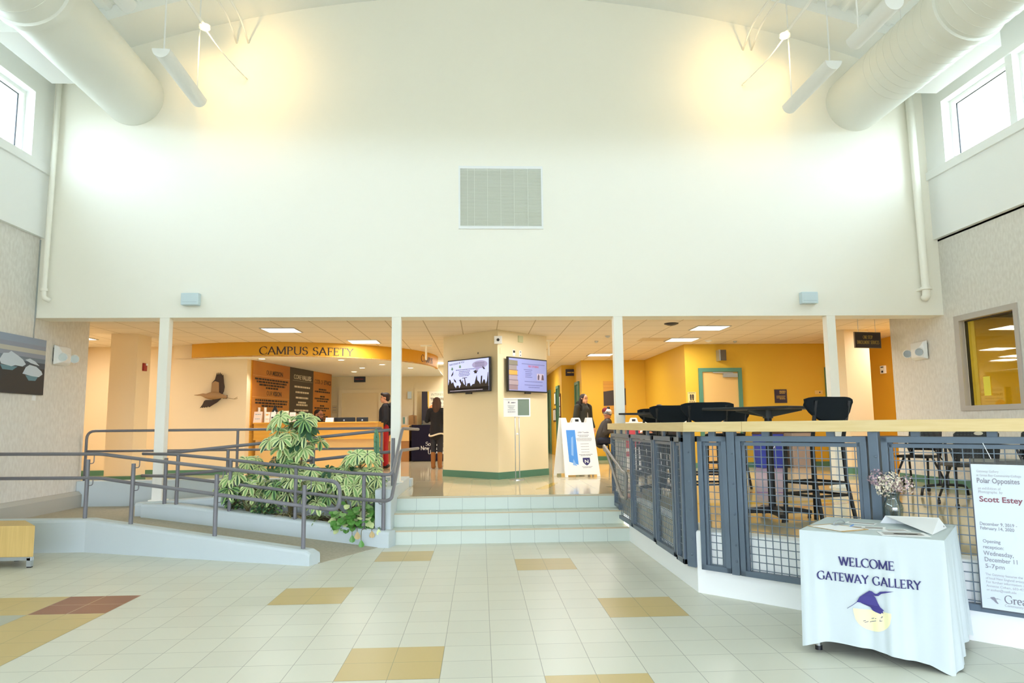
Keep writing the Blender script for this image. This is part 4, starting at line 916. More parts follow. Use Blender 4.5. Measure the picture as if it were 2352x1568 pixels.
plate('smoke_sounder', 'faint greenish sounder box high on the right pillar face', 'sounder', rf, .62, 3.03, .12, .12, M('pale_green_box', 'cdd1a8', .5), .03)
t = thing('camera_housing', 'white square box with a black lens on the pillar corner', 'camera', (.252, 3.47, 2.96)); m = face((.262, 3.50, 2.96), (1, 0, 0))
B().box(-.07, .07, -.07, .07, 0, .05, m).obj('housing', white, t, bevel=.006); q = B(); q.cyl(m @ V((0, 0, .05)), m @ V((0, 0, .058)), .026, n=18); q.obj('lens', black, t); q = B(); q.tube([m @ V((0, .07, .02)), m @ V((0, .185, .02))], .006, 6); q.obj('cable', butter, t)
# sign on a twin-pole stand
t = thing('sign_stand', 'white framed two-panel notice on a thin twin-pole stand', 'sign', (.58, 3.38, PZ)); m = face((.58, 3.38, 0), (1, 0, 0))
q = B()
for a in ((-.235, .235, 1.60, 1.622), (-.235, .235, 1.902, 1.924), (-.235, -.213, 1.622, 1.902), (.213, .235, 1.622, 1.902)): q.box(a[0], a[1], a[2], a[3], -.012, .012, m)
q.obj('frame', white, t); bxx = B().box(-.213, .015, 1.622, 1.902, -.01, .006, m).obj('paper_panel', paper, t); B().box(.015, .213, 1.622, 1.902, -.01, .006, m).obj('felt_panel', M('grey_green_felt', '7f9183', .9), t)
q = B(); mg = m @ Matrix.Translation((0, 0, .007))
for i, (x0, x1, y, hh) in enumerate(((-.10, -.02, 1.845, .018), (-.16, -.03, 1.79, .007), (-.15, -.05, 1.765, .007), (-.13, -.06, 1.745, .007), (-.16, -.03, 1.72, .007), (-.16, -.03, 1.685, .010))): dashes(q, mg, x0, x1, y, hh, seed=i)
q.box(-.155, -.13, 1.838, 1.862, 0, .001, mg); q.obj('small_print', greyink, bxx)
for x in (-.035, .035): B().tube([(.58+x, 3.38, PZ+.03), (.58+x, 3.38, 1.60)], .008, 8).obj('pole', alum, t, smooth=True)
B().cyl((.58, 3.38, PZ), (.58, 3.38, PZ+.012), .12, n=24).obj('base_plate', alum, t); B().sph((.58, 3.36, 1.3), .02, 12, 8).obj('clamp', white, t)
# sandwich boards
def aboard(lb, loc, rz, sheet, draw):
    t = thing('sandwich_board', lb, 'sandwich board', (*loc, PZ), rz, 'white sandwich boards'); M0 = Matrix.Translation((*loc, PZ)) @ Matrix.Rotation(rz, 4, 'Z')
    W2, H, D = .34, 1.06, .30
    for sg in (1, -1):
        m = M0 @ Matrix.Rotation(math.pi if sg < 0 else 0, 4, 'Z') @ Matrix.Translation((0, -D, 0)) @ Matrix.Rotation(-math.atan2(D-.04, H), 4, 'X') @ Matrix(((1, 0, 0, 0), (0, 0, -1, 0), (0, 1, 0, 0), (0, 0, 0, 1)))
        L = math.hypot(H, D-.04); q = B(); z0, z1 = -.012, .012
        q.prism([(-W2, 0), (-W2+.06, 0), (-W2+.06, .04), (W2-.06, .04), (W2-.06, 0), (W2, 0), (W2-.03, L), (W2-.13, L), (W2-.15, L-.09), (.09, L-.09), (.065, L-.012), (.05, L), (-.05, L), (-.065, L-.012), (-.09, L-.09), (-W2+.15, L-.09), (-W2+.13, L), (-W2+.03, L)], z0, z1, m)
        bo = q.obj('board', white, t, bevel=.004)
        q = B(); q.box(-.035, .035, L-.075, L-.03, -.013, .013, m); q.obj('handle_opening', black, t)
        if sg > 0:
            pm_ = m @ Matrix.Translation((0, 0, .0125)); sh_ = B().box(-.27, .27, .09, .90, 0, .0015, pm_).obj('poster', paper, t); draw(pm_ @ Matrix.Translation((0, 0, .0018)), sh_)
    return t
blue_p = M('sky_blue_print', '4f95e4', .6)
def draw1(m, p):
    q = B(); q.poly([m @ V((x, y, 0)) for x, y in ((-.235, .28), (-.06, .22), (-.06, .86), (-.235, .86))]); q.obj('blue_banner', blue_p, p, keep=True)
    q = B(); q.poly([m @ V((x, y, .001)) for x, y in ((-.18, .40), (-.14, .38), (-.11, .74), (-.15, .72))]); q.poly([m @ V((x, y, .001)) for x, y in ((-.17, .22), (-.09, .20), (-.15, .33))]); q.obj('banner_stripe', M('pale_blue_print', '8db9ec', .6), p, keep=True)
    text('UNH Transfer', m @ Matrix.Translation((.10, .80, .0005)), navy, p, .22, .04)
    q = B()
    for i, (x0, x1, y, h_) in enumerate(((-.02, .2, .76, .010), (0, .18, .735, .010), (-.05, .25, .70, .008), (-.05, .25, .68, .008), (-.04, .24, .66, .008), (.02, .18, .60, .007), (.02, .18, .55, .007), (.02, .18, .50, .007), (.02, .18, .45, .007), (-.03, .23, .405, .010), (.0, .2, .385, .010), (.0, .2, .185, .008), (.02, .18, .165, .008))): dashes(q, m, x0, x1, y, h_, seed=i)
    q.obj('small_print', greyink, p)
    q = B(); q.poly([m @ V((x, y, .0005)) for x, y in ((.03, .345), (.17, .345), (.17, .27), (.14, .23), (.10, .205), (.06, .23), (.03, .27))]); q.obj('shield', navy, p, keep=True)
    text('N', m @ Matrix.Translation((.10, .25, .001)), paper, p, .07, .085, bold=.02)
aboard('white sandwich board with a sky-blue banner, standing beside the pillar', (1.70, 4.10), R(14), None, draw1)
def draw2(m, p):
    q = B(); q.poly([m @ V((x, y, 0)) for x, y in ((-.24, .45), (.10, .50), (.12, .86), (-.24, .86))]); q.poly([m @ V((x, y, 0)) for x, y in ((-.24, .30), (-.12, .30), (-.12, .40), (-.24, .40))]); q.obj('red_banner', M('crimson_print', 'c2414e', .6), p, keep=True)
    q = B(); 
    for i in range(6): dashes(q, m, -.05, .22, .38-.04*i, .009, seed=i)
    q.obj('small_print', greyink, p)
aboard('white sandwich board with a crimson print, seen through the mesh guard', (3.05, 6.1 if False else 5.35), R(-8), None, draw2)
def draw3(m, p):
    q = B()
    for i in range(8): dashes(q, m, -.2, .2, .8-.07*i, .012, seed=i)
    q.obj('small_print', greyink, p)
aboard('plain white sandwich board right of the crimson one, behind the guard', (3.72, 5.05), R(6), None, draw3)

# ================================================================== FURNITURE ON THE RAISED FLOOR
def stool(loc, rz, label):
    t = thing('bar_stool', label, 'bar stool', (0, 0, 0), 0, 'black bar stools'); A_ = .195; m = Matrix.Translation((0, 0, .765))
    B().loft([[(u*(A_+d), v*(A_+d), z) for u, v in ((-1, -.8), (-.8, -1), (.8, -1), (1, -.8), (1, .8), (.8, 1), (-.8, 1), (-1, .8))] for z, d in ((.735, 0), (.75, .02), (.775, .02), (.79, -.01))]).obj('seat', blackf, t, bevel=.006)
    for u, v in ((-1, -1), (1, -1)): B().bar((u*.19, -.19, 0), (u*.17, -.17, .74), .03).obj('leg', black, t)
    for u in (-1, 1):
        q = B(); q.tube([(u*.2, .28, 0), (u*.19, .20, .40), (u*.185, .185, .74), (u*.20, .27, 1.13)], .019, 6); q.obj('leg', black, t)
    for z in (.27, .38):
        for a, c in (((-.19, -.19), (.19, -.19)), ((-.19, .22), (.19, .22)), ((-.19, -.19), (-.19, .22)), ((.19, -.19), (.19, .22))): B().bar((*a, z), (*c, z), .016, .022).obj('footrest', black, t)
    rings = []
    for i in range(13):
        a = -1+2*i/12; x = a*.285; y = .265-.05*abs(a)**2*1.0+.0; ww = (1-abs(a)**4)
        zt = 1.165+.012*abs(a)**2*ww-.02*(1-ww); zb = 1.0-.07*(1-a*a)+.09*(1-ww)
        rings.append([(x, y-.014, zb), (x, y+.016, zb+.005), (x, y+.03, (zt+zb)/2), (x, y+.026, zt), (x, y-.004, zt), (x, y, (zt+zb)/2)])
    B().loft(rings).obj('backrest', blackf, t, smooth='auto')
    t.location = (*loc, PZ); t.rotation_euler = (0, 0, rz); return t
s0 = stool((3.07, -2.42), R(28), 'big black bar stool in front of the rightmost post, back towards the camera')
# chairs whose back is towards -y need turning: backrest is at local +y
s0.rotation_euler = (0, 0, R(200))
for loc, rz, lb in (((2.48, -1.05), R(172), 'black bar stool with its curved back just above the corner of the counter'),
                    ((2.40, .15), R(175), 'black bar stool left of the one at the counter corner, partly behind it'),
                    ((2.60, 1.98), R(185), 'farthest black bar stool, its back just right of the counter post'),
                    ((3.45, 1.1), R(-60), 'black bar stool behind the farther high table, only its legs in view')): dup(s0, (*loc, PZ), rz, lb)
def high_table(x, y, rz, label):
    t = thing('high_table', label, 'table', (0, 0, 0), 0, 'black bar tables'); a = .46
    B().box(-a, a, -a, a, 1.065, 1.09).obj('tabletop', black, t, bevel=.006)
    B().cyl((0, 0, .06), (0, 0, 1.03), .036, n=16).obj('column', black, t, smooth='auto')
    q = B(); g = M('bracket_grey', '4c4f4a', .5) if 'bracket_grey' not in MATS else MATS['bracket_grey']
    for k in range(4):
        d = V((math.cos(k*math.pi/2), math.sin(k*math.pi/2), 0)); n = V((-d.y, d.x, 0))*.006
        q.loft([[V((0, 0, .985))+n, d*.36+V((0, 0, 1.05))+n, d*.36+V((0, 0, 1.064))+n, V((0, 0, 1.064))+n], [V((0, 0, .985))-n, d*.36+V((0, 0, 1.05))-n, d*.36+V((0, 0, 1.064))-n, V((0, 0, 1.064))-n]])
    q.cyl((0, 0, .98), (0, 0, 1.064), .05, n=14); q.obj('bracket', g, t)
    q = B()
    for k in range(4):
        d = V((math.cos(k*math.pi/2+.78), math.sin(k*math.pi/2+.78), 0)); n = V((-d.y, d.x, 0))
        q.loft([[d*s_+n*w+V((0, 0, z)) for w, z in ((-w_, z0), (w_, z0), (w_, z1), (-w_, z1))] for s_, w_, z0, z1 in ((0, .045, .05, .12), (.25, .035, .05, .10), (.37, .03, .035, .075))])
    q.obj('base', black, t)
    for k in range(4):
        d = V((math.cos(k*math.pi/2+.78), math.sin(k*math.pi/2+.78), 0)); B().cyl(tuple(d*.35), tuple(d*.35+V((0, 0, .045))), .018, .012, 10).obj('glide', black, t)
    t.location = (x, y, PZ); t.rotation_euler = (0, 0, rz); return t
ht = high_table(2.83, -2.0, R(38), 'nearer black bar table, beside the big bar stool')
dup(ht, (2.52, .95, PZ), R(52), 'farther black bar table, right of the counter post')
# task chairs and the training table at the right wall
perf = grid_mat('perforated_plastic', '2e3332', '14171a', .5, .03, .03, 0, 0, .006, axes=(0, 2))
def task_chair(loc, rz, label):
    t = thing('task_chair', label, 'chair', (0, 0, 0), 0, 'black perforated chairs')
    def shell(y0, z0, z1, ww, tilt):
        rg = []
        for i in range(11):
            a = -1+2*i/10; w = 1-abs(a)**5
            rg.append([(a*ww, y0+.05*(1-a*a)+tilt*(z-z0)+dd, zz) for z, dd in ((z0, 0), (z1, 0), (z1, .012), (z0, .012)) for zz in ((z if z == z0 else z0+(z1-z0)*(.80+.20*w)),)])
        return rg
    bk = B().loft(shell(.17, .53, .86, .225, .18)).obj('backrest', perf, t, smooth='auto')
    B().loft([[(.045*math.cos(R(a)), .272+s_, .80+.02*math.sin(R(a))) for a in range(0, 360, 30)] for s_ in (-.001, .02)]).obj('hand_hole', M('hole_light', 'c9bfa8', .8) if 'hole_light' not in MATS else MATS['hole_light'], bk)
    B().loft([[(x, y, z) for x, y in ((-.22, -.2), (.22, -.2), (.23, .0), (.21, .2), (-.21, .2), (-.23, .0))] for z in (.435, .47)]).obj('seat', black, t, bevel=.012)
    for u in (-1, 1):
        B().bar((u*.19, .2, .45), (u*.19, .235, .60), .03).obj('back_support', black, t)
        q = B(); q.tube(smoothpath([(u*.2, .20, .46), (u*.25, .16, .65), (u*.25, -.12, .66)], .05), .013, 6); q.obj('armrest', black, t)
        for v in (-1, 1):
            l = B().tube([(u*.16, v*.06, .44), (u*.24, v*.24, .06)], [.016, .012], 8).obj('leg', black, t)
            B().cyl((u*.24-.012, v*.24, .028), (u*.24+.012, v*.24, .028), .027, n=14).obj('caster', black, l, smooth='auto')
    t.location = (*loc, PZ); t.rotation_euler = (0, 0, rz); return t
ch = task_chair((6.0, .65), R(-60), 'black perforated chair at far side, left of the other two')
dup(ch, (5.32, -1.35, PZ), R(168), 'black perforated chair nearest the guard, its back to the camera')
dup(ch, (6.12, -1.15, PZ), R(185), 'rightmost black perforated chair, behind the poster')
t = thing('folding_table', 'dark training table on arched T legs by the right wall', 'table', (5.72, .35, PZ))
B().box(5.42, 6.02, -.55, 1.30, PZ+.70, PZ+.728).obj('tabletop', M('dark_laminate', '3b302a', .5), t, bevel=.004)
for y in (-.30, 1.05):
    l = B().tube(smoothpath([(5.42, y, PZ+.012), (5.44, y, PZ+.13), (5.72, y, PZ+.15), (6.0, y, PZ+.13), (6.02, y, PZ+.012)], .1), .017, 8).obj('leg', black, t, smooth=True)
    for x in (5.67, 5.77): B().tube([(x, y, PZ+.14), (x, y, PZ+.70)], .016, 8).obj('upright', black, l, smooth='auto')
    B().tube([(5.72, y, PZ+.45), (5.72, y+(.3 if y < 0 else -.3), PZ+.69)], .009, 6).obj('brace', black, l)
# bins
t = thing('recycling_bin', 'blue recycling bin with dark lid by the golden wall', 'bin', (5.99, 5.8, PZ))
B().loft([[(5.99+u*w, 5.80+v*w*.8, z) for u, v in ((-1, -1), (1, -1), (1, 1), (-1, 1))] for z, w in ((PZ, .22), (PZ+.70, .26))]).obj('bin_body', M('royal_blue_plastic', '2f46b8', .45), t, bevel=.012)
B().loft([[(5.99+u*w, 5.80+v*w*.8, z) for u, v in ((-1, -1), (1, -1), (1, 1), (-1, 1))] for z, w in ((PZ+.70, .27), (PZ+.75, .25))]).obj('lid', M('brown_lid', '4a3a30', .5), t, bevel=.01)
B().tube([(5.99+.05*math.cos(R(a)), 5.80-.2, PZ+.45+.05*math.sin(R(a))) for a in range(0, 360, 20)], .008, 6, True).obj('recycling_mark', white, t)
t = thing('waste_bin', 'grey rubbish bin with dark lid beside the blue one', 'bin', (6.62, 5.78, PZ))
B().loft([[(6.62+u*w, 5.78+v*w, z) for u, v in ((-1, -1), (1, -1), (1, 1), (-1, 1))] for z, w in ((PZ, .18), (PZ+.72, .21))]).obj('bin_body', M('warm_grey_plastic', 'a49a92', .5), t, bevel=.012)
B().loft([[(6.62+u*w, 5.78+v*w, z) for u, v in ((-1, -1), (1, -1), (1, 1), (-1, 1))] for z, w in ((PZ+.72, .22), (PZ+.77, .20))]).obj('lid', M('dark_lid', '3a3634', .5), t, bevel=.01)
# doors
def door(name, m, x0, x1, ztop, leaf, frame=green, fw=.08, close=True):
    o = B(); o.box(x0+fw, x1-fw, PZ+.008, ztop-fw, .001, .012, m); d = struct(o.obj(name, leaf))
    q = B(); q.box(x0, x0+fw, PZ, ztop, .001, .05, m); q.box(x1-fw, x1, PZ, ztop, .001, .05, m); q.box(x0+fw, x1-fw, ztop-fw, ztop, .001, .05, m); q.obj('door_frame', frame, d)
    if close:
        q = B(); q.box(x1-fw-.33, x1-fw-.02, ztop-fw-.12, ztop-fw-.04, .012, .07, m); q.obj('door_closer', alum, d)
        q = B(); q.bar(m @ V((x1-fw-.12, ztop-fw-.03, .07)), m @ V((x1-fw-.55, ztop-fw-.015, .04)), .015); q.obj('closer_arm', alum, d)
        q = B(); q.tube([m @ V((x0+fw+.07, PZ+1.0, .012)), m @ V((x0+fw+.07, PZ+1.0, .06)), m @ V((x0+fw+.17, PZ+1.0, .06))], .01, 8); q.obj('door_handle', chrome, d)
    return d
mG = face((0, 6.0, 0), (1, 0, 0))
tan_d = M('tan_door', 'd9b26c', .5); cream_d = M('cream_door', 'ecd9a8', .5)
door('door_1', mG, 4.62, 5.56, 2.63, tan_d); door('door_2', mG, 7.39, 8.15, 2.63, tan_d)
mB = face((0, 11.3, 0), (1, 0, 0))
door('door_3', mB, -4.05, -2.84, 2.49, cream_d, M('cream_frame', 'efe0b8', .5), .09, False); door('door_4', mB, -1.92, -.5, 2.50, cream_d, MATS['cream_frame'], .07, False)
mC = face((2.27, 0, 0), (0, -1, 0)); door('door_5', mC, -12.4, -11.7, 2.60, green_d, green, .08, False); mS = face((2.63, 0, 0), (0, -1, 0)); door('door_6', mS, -10.85, -10.1, 2.62, green_d, green, .08, False)
door('door_7', mC, -15.2, -14.3, 2.60, green_d, green, .08, False)
def sign(name, lb, cat, m, x0, x1, y0, y1, mat, draw=None, d=.012, grp=None):
    t = thing(name, lb, cat, m @ V(((x0+x1)/2, y0, 0)), 0, grp); p = B().box(x0, x1, y0, y1, .0008, d, m).obj('panel', mat, t)
    if draw: draw(m @ Matrix.Translation((x0, y0, d+.0008)), p, x1-x0, y1-y0)
    return t
def rows(ink_, lst):
    def f(m, p, w, h):
        q = B()
        for i, (a, c, y, hh) in enumerate(lst): dashes(q, m, a*w, c*w, y*h, hh, seed=i)
        q.obj('small_print', ink_, p)
    return f
dnavy = M('navy_board', '262338', .5); gold_ink = M('gold_ink', 'c2a24a', .5)
def rest(m, p, w, h):
    q = B()
    for u in (.36, .62):
        q.poly([m @ V((w*u+.022*math.cos(R(a)), h*.70+.022*math.sin(R(a)), 0)) for a in range(0, 360, 40)]); q.poly([m @ V((w*u+x, h*y, 0)) for x, y in ((-.022, .62), (.022, .62), (.012, .22), (-.012, .22))])
    q.obj('pictogram', ink, p, keep=True); q = B(); dashes(q, m, w*.15, w*.85, h*.1, .012); dashes(q, m, w*.1, w*.9, h*.92, .01); q.obj('small_print', ink, p)
sign('restroom_sign', 'pale restroom sign with two black figures left of the door', 'sign', mG, 4.375, 4.555, 1.89, 2.12, M('pale_gold_sign', 'e3c07a', .5), rest)
sign('directory_plaque', 'dark navy directory plaque right of the tan door', 'sign', mG, 6.265, 6.535, 1.87, 2.16, dnavy, rows(gold_ink, ((.4, .9, .88, .014), (.4, .9, .8, .012), (.4, .85, .72, .012), (.15, .85, .5, .014), (.15, .8, .38, .014), (.4, .85, .3, .012))))
t = thing('projecting_sign', 'small dark sign projecting from the wall above the tan door', 'sign', (5.10, 5.98, 2.78)); B().box(5.03, 5.06, 5.80, 5.999, 2.775, 3.01).obj('bracket', alum, t); B().box(5.06, 5.18, 5.79, 5.83, 2.78, 3.005).obj('panel', M('dark_sign', '51483a', .5), t)
plate('wall_switch', 'small cream switch plate with a brown button beside the right post', 'switch', mG, 7.24, 2.09, .17, .08, M('gold_plate', 'd9b766', .5), .01, [(.02, 0, .025, .025, brown)])
m_or = face((8.2, 0, 0), (0, -1, 0)); plate('wall_device', 'white wall device with two dark spots on the orange wall', 'sensor', face((0, 6.0, 0), (1, 0, 0)), 8.0 if False else 7.99, 2.50, .10, .17, white, .04, [(0, .05, .05, .02, black), (0, -.04, .04, .04, black)]) if False else plate('wall_device', 'white wall device with two dark spots on the orange wall', 'sensor', m_or, -5.1, 2.505, .16, .16, white, .04, [(0, .05, .09, .02, black), (0, -.04, .06, .04, black)])
# hanging sign
t = thing('hanging_sign', 'dark hanging sign with gold lettering near the right wall', 'sign', (6.38, 2.4, 2.675)); m = face((6.14, 2.36, 2.675), (.47, .12, .105) if False else (.47, .10, 0))
p = B().box(0, .50, 0, .25, -.012, .012, m).obj('panel', M('bronze_board', '2e2420', .5), t); q = B(); q.box(-.008, .508, -.008, 0, -.014, .014, m); q.box(-.008, .508, .25, .258, -.014, .014, m); q.box(-.008, 0, 0, .25, -.014, .014, m); q.box(.5, .508, 0, .25, -.014, .014, m); q.obj('frame', M('bronze_frame', '6b5636', .5), t)
serif('ONE STOP', flatfn(m @ Matrix.Translation((.155, .145, .013))), .055, gold_ink, p, .19, d=.001); serif('ENROLLMENT SERVICES', flatfn(m @ Matrix.Translation((.03, .06, .013))), .055, gold_ink, p, .44, d=.001)
for x in (.08, .42): B().tube([m @ V((x, .25, 0)), m @ V((x, CZ-2.675, 0))], .004, 6).obj('hanger', alum, t)
def exs(m, p, w, h): q = B(); dashes(q, m, w*.1, w*.9, h*.5, .03); q.obj('small_print', M('dim_red', '7a2c22', .5) if 'dim_red' not in MATS else MATS['dim_red'], p)
sign('exit_sign', 'black unlit sign over the far cream double door', 'sign', mB, -3.62, -3.31, 2.71, 2.87, black, exs, .08)
sign('corridor_sign', 'dark navy sign hung in the golden corridor', 'sign', face((0, 11.2, 0), (1, 0, 0)), 2.39, 2.69, 2.84, 3.03, dnavy, rows(gold_ink, ((.15, .85, .5, .03),)), .03)
# picture on the far golden wall, small frames in the corridor
mA = face((0, 9.7, 0), (1, 0, 0))
def art(m, p, w, h):
    q = B(); q.poly([m @ V((x*w, y*h, 0)) for x, y in ((0, .25), (1, .27), (1, .78), (0, .68))]); q.mi = 1
    for i in range(9): q.poly([m @ V((0, h*(.02+.11*i), -.0004)), m @ V((w, h*(.02+.11*i), -.0004)), m @ V((w, h*(.03+.11*i), -.0004)), m @ V((0, h*(.03+.11*i), -.0004))])
    q.mi = 2; q.poly([m @ V((x*w, y*h, .001)) for x, y in ((.86, 0), (.97, 0), (.93, .2), (.88, .2))]); q.obj('picture', [M('art_dark', '39302c', .6), M('art_line', 'a8742c', .6), M('art_red', '8a3a24', .6)], p, keep=True)
sign('wall_art', 'tall golden print with a dark central block on the far wall', 'picture', mA, 3.205, 3.80, 1.72, 2.59, M('art_gold', 'c8902f', .6), art)
for y0, y1, z0, z1, lb in ((-13.1, -12.75, 2.05, 2.45, 'dark framed notice in the golden corridor, upper one'), (-13.5, -13.2, 1.55, 1.95, 'dark framed notice in the golden corridor, lower left of three'), (-13.1, -12.8, 1.55, 1.95, 'dark framed notice in the golden corridor, lower right of three')):
    sign('framed_notice', lb, 'notice', mC, y0, y1, z0, z1, M('dark_frame', '3a2418', .5) if 'dark_frame' not in MATS else MATS['dark_frame'], lambda m, p, w, h: B().box(w*.12, w*.88, h*.1, h*.9, 0, .001, m).obj('sheet', paper, p), .02, 'framed notices in the corridor')
t = thing('notice_board', 'tall notice board with papers beside the corridor door', 'board', (2.27, 11.55, 1.3)); p = B().box(-11.62, -11.45, 1.3, 2.35, .001, .03, mC).obj('board', M('board_brown', '5a3418', .5), t); q = B()
for z in (1.4, 1.7, 2.0): q.box(-11.60, -11.47, z, z+.26, .03, .032, mC)
q.obj('notice', paper, p)
# fire pull on the left column, detectors on the ceiling
t = thing('fire_alarm', 'red fire alarm box on the left column', 'alarm', (-6.17, 4.12, 2.5)); m = face((-6.17, 4.12, 2.57), (0, 1, 0)); B().box(-.06, .06, -.07, .07, .0005, .035, m).obj('housing', M('alarm_red', 'a01f16', .4), t, bevel=.005); B().box(-.0, .05, .03, .065, .035, .05, m).obj('strobe', white, t)
def ceil_dome(x, y, lb, r=.07, mt=None, z=CZ):
    t = thing('ceiling_sensor', lb, 'detector', (x, y, z), 0, 'small fittings in the tiled ceiling'); q = B(); q.lathe([(r, 0), (r, -.012), (r*.6, -.03), (r*.2, -.04)], 20, (x, y, z)); q.obj('dome', mt or white, t, smooth='auto')
ceil_dome(3.20, 2.80, 'dark dome camera in the tiled ceiling right of the counter post', .12, black); ceil_dome(2.41, 4.48, 'small dark-centred sprinkler left of the counter post', .05, alum); ceil_dome(2.33, 5.33, 'small sprinkler just below the dark-centred one', .04, alum)
ceil_dome(5.26, 5.45, 'sprinkler near the top of the golden wall', .04, alum); ceil_dome(4.65, 5.30, 'white smoke detector left of the sprinkler by the golden wall', .07)
t = thing('ceiling_vent', 'square air vent in the tiled ceiling right of the counter post', 'vent', (3.45, 5.1, CZ)); q = B()
for k in range(4): q.box(3.45-.28+.07*k, 3.45+.28-.07*k, 5.1-.28+.07*k, 5.1+.28-.07*k, CZ-.004-.003*k, CZ+.001)
q.obj('diffuser', M('vent_tan', 'd4bd96', .6), t)
for x, y, lb in ((-1.19, 5.9, 'white T-shaped ceiling bracket left of the pillar'), (1.32, 5.1, 'white T-shaped ceiling bracket right of the pillar')):
    t = thing('ceiling_bracket', lb, 'bracket', (x, y, CZ), 0, 'ceiling brackets beside the pillar'); B().box(x-.12, x+.12, y-.03, y+.03, CZ-.03, CZ).obj('plate', cream, t); B().cyl((x, y, CZ-.32), (x, y, CZ-.02), .022, n=12).obj('stem', cream, t)

# ================================================================== CAMPUS SAFETY DESK
t = thing('reception_desk', 'long honey-coloured reception desk under the curved soffit', 'desk', (-3.5, 6.3, PZ))
B().box(-4.75, -2.18, 5.93, 6.38, 1.535, 1.56).obj('counter_top', desk_w, t, bevel=.003); B().box(-4.75, -2.20, 6.0, 6.04, 1.24, 1.535).obj('fascia', desk_w, t); B().box(-4.75, -2.20, 5.985, 6.0, 1.20, 1.245).obj('trim_strip', desk_w, t)
B().box(-4.73, -2.24, 6.08, 6.12, PZ+.1, 1.24).obj('front_panel', desk_l, t); B().box(-4.73, -2.26, 6.10, 6.14, PZ, PZ+.1).obj('plinth', green_d, t); B().box(-2.24, -2.20, 6.04, 6.9, PZ, 1.535).obj('end_panel', desk_w, t)
# lettered panel wall
pa, pb_ = V((-4.82, 5.99, 0)), V((-4.06, 10.3, 0)); pdv = (pb_-pa).normalized(); PL = (pb_-pa).length; mP = face(pa, pdv)
struct(B().box(0, PL, PZ, 2.865, -.2, -.012, mP).obj('wall_panelled', desk_w))
amber = M('amber_panel', 'c8862c', .45, noise=('b06a20', (.6, .6, 1.6), 2))
def head(m, s_, x, y, w, mat, par, size=.13):
    a, c = s_; text(a, m @ Matrix.Translation((x, y, .001)), mat, par, w*len(a)/(len(a)+len(c))*.9, size, align='LEFT'); text(c, m @ Matrix.Translation((x+w*len(a)/(len(a)+len(c)), y, .001)), mat, par, w*len(c)/(len(a)+len(c)), size, align='LEFT', bold=.03)
def pan(lb, x0, x1, mat):
    t = thing('wall_panel', lb, 'panel', mP @ V(((x0+x1)/2, 1.56, 0)), 0, 'lettered panels behind the desk'); o = B().box(x0, x1, 1.50, 2.86, -.011, .01, mP).obj('panel', mat, t); return t, o
s1, s2, s3 = .03, 1.79, 3.15
t, p = pan('amber panel headed OUR MISSION and OUR VISION', s1, s2, amber); mm = mP @ Matrix.Translation((0, 0, .0105))
head(mm, ('OUR ', 'MISSION'), .62, 2.60, .80, brown, p, .14); head(mm, ('OUR ', 'VISION'), .66, 2.15, .72, brown, p, .14)
q = B()
for i, (a, c, y) in enumerate(((.12, 1.72, 2.49), (.2, 1.62, 2.43), (.32, 1.55, 2.37), (.62, 1.2, 2.31), (.16, 1.7, 2.04), (.16, 1.66, 1.98), (.45, 1.45, 1.92))): dashes(q, mm, a, c, y, .04, seed=i)
q.obj('small_print', ink, p); q = B(); q.box(.03, 1.79, 2.555, 2.560, 0, .001, mm); q.box(.03, 1.79, 2.10, 2.105, 0, .001, mm); q.obj('rule', M('pale_rule', 'e3b878', .5), p)
t, p = pan('charcoal panel headed CORE VALUES', s2, s3, darkpanel); pal = M('pale_lettering', 'd9cdb6', .5); head(mm, ('CORE ', 'VALUES'), 2.0, 2.60, 1.02, pal, p, .15); q = B(); q.box(1.95, 3.1, 2.56, 2.564, 0, .001, mm)
for i, (a, c, y) in enumerate(((2.05, 2.95, 2.42), (2.12, 2.88, 2.29), (2.14, 2.86, 2.16), (2.28, 2.72, 2.05), (2.18, 2.82, 1.99), (2.08, 2.9, 1.86), (2.16, 2.84, 1.76), (2.3, 2.66, 1.66), (2.24, 2.72, 1.57), (2.22, 2.74, 1.52))): dashes(q, mm, a, c, y, .042, seed=i)
q.obj('small_print', pal, p)
t, p = pan('amber panel headed CODE OF ETHICS', s3, PL-.02, amber); head(mm, ('CODE OF ', 'ETHICS'), 3.22, 2.56, 1.08, brown, p, .15); q = B()
for i, (a, c, y) in enumerate(((3.5, 4.0, 2.42), (3.25, 4.25, 2.36), (3.6, 3.9, 2.24), (3.25, 4.2, 2.18), (3.4, 4.1, 2.12), (3.6, 3.9, 2.0), (3.25, 4.2, 1.94), (3.5, 4.0, 1.88), (3.5, 3.95, 1.78), (3.3, 4.15, 1.72), (3.5, 4.0, 1.66), (3.6, 3.9, 1.58), (3.4, 4.1, 1.53))): dashes(q, mm, a, c, y, .04, seed=i)
q.obj('small_print', ink, p)
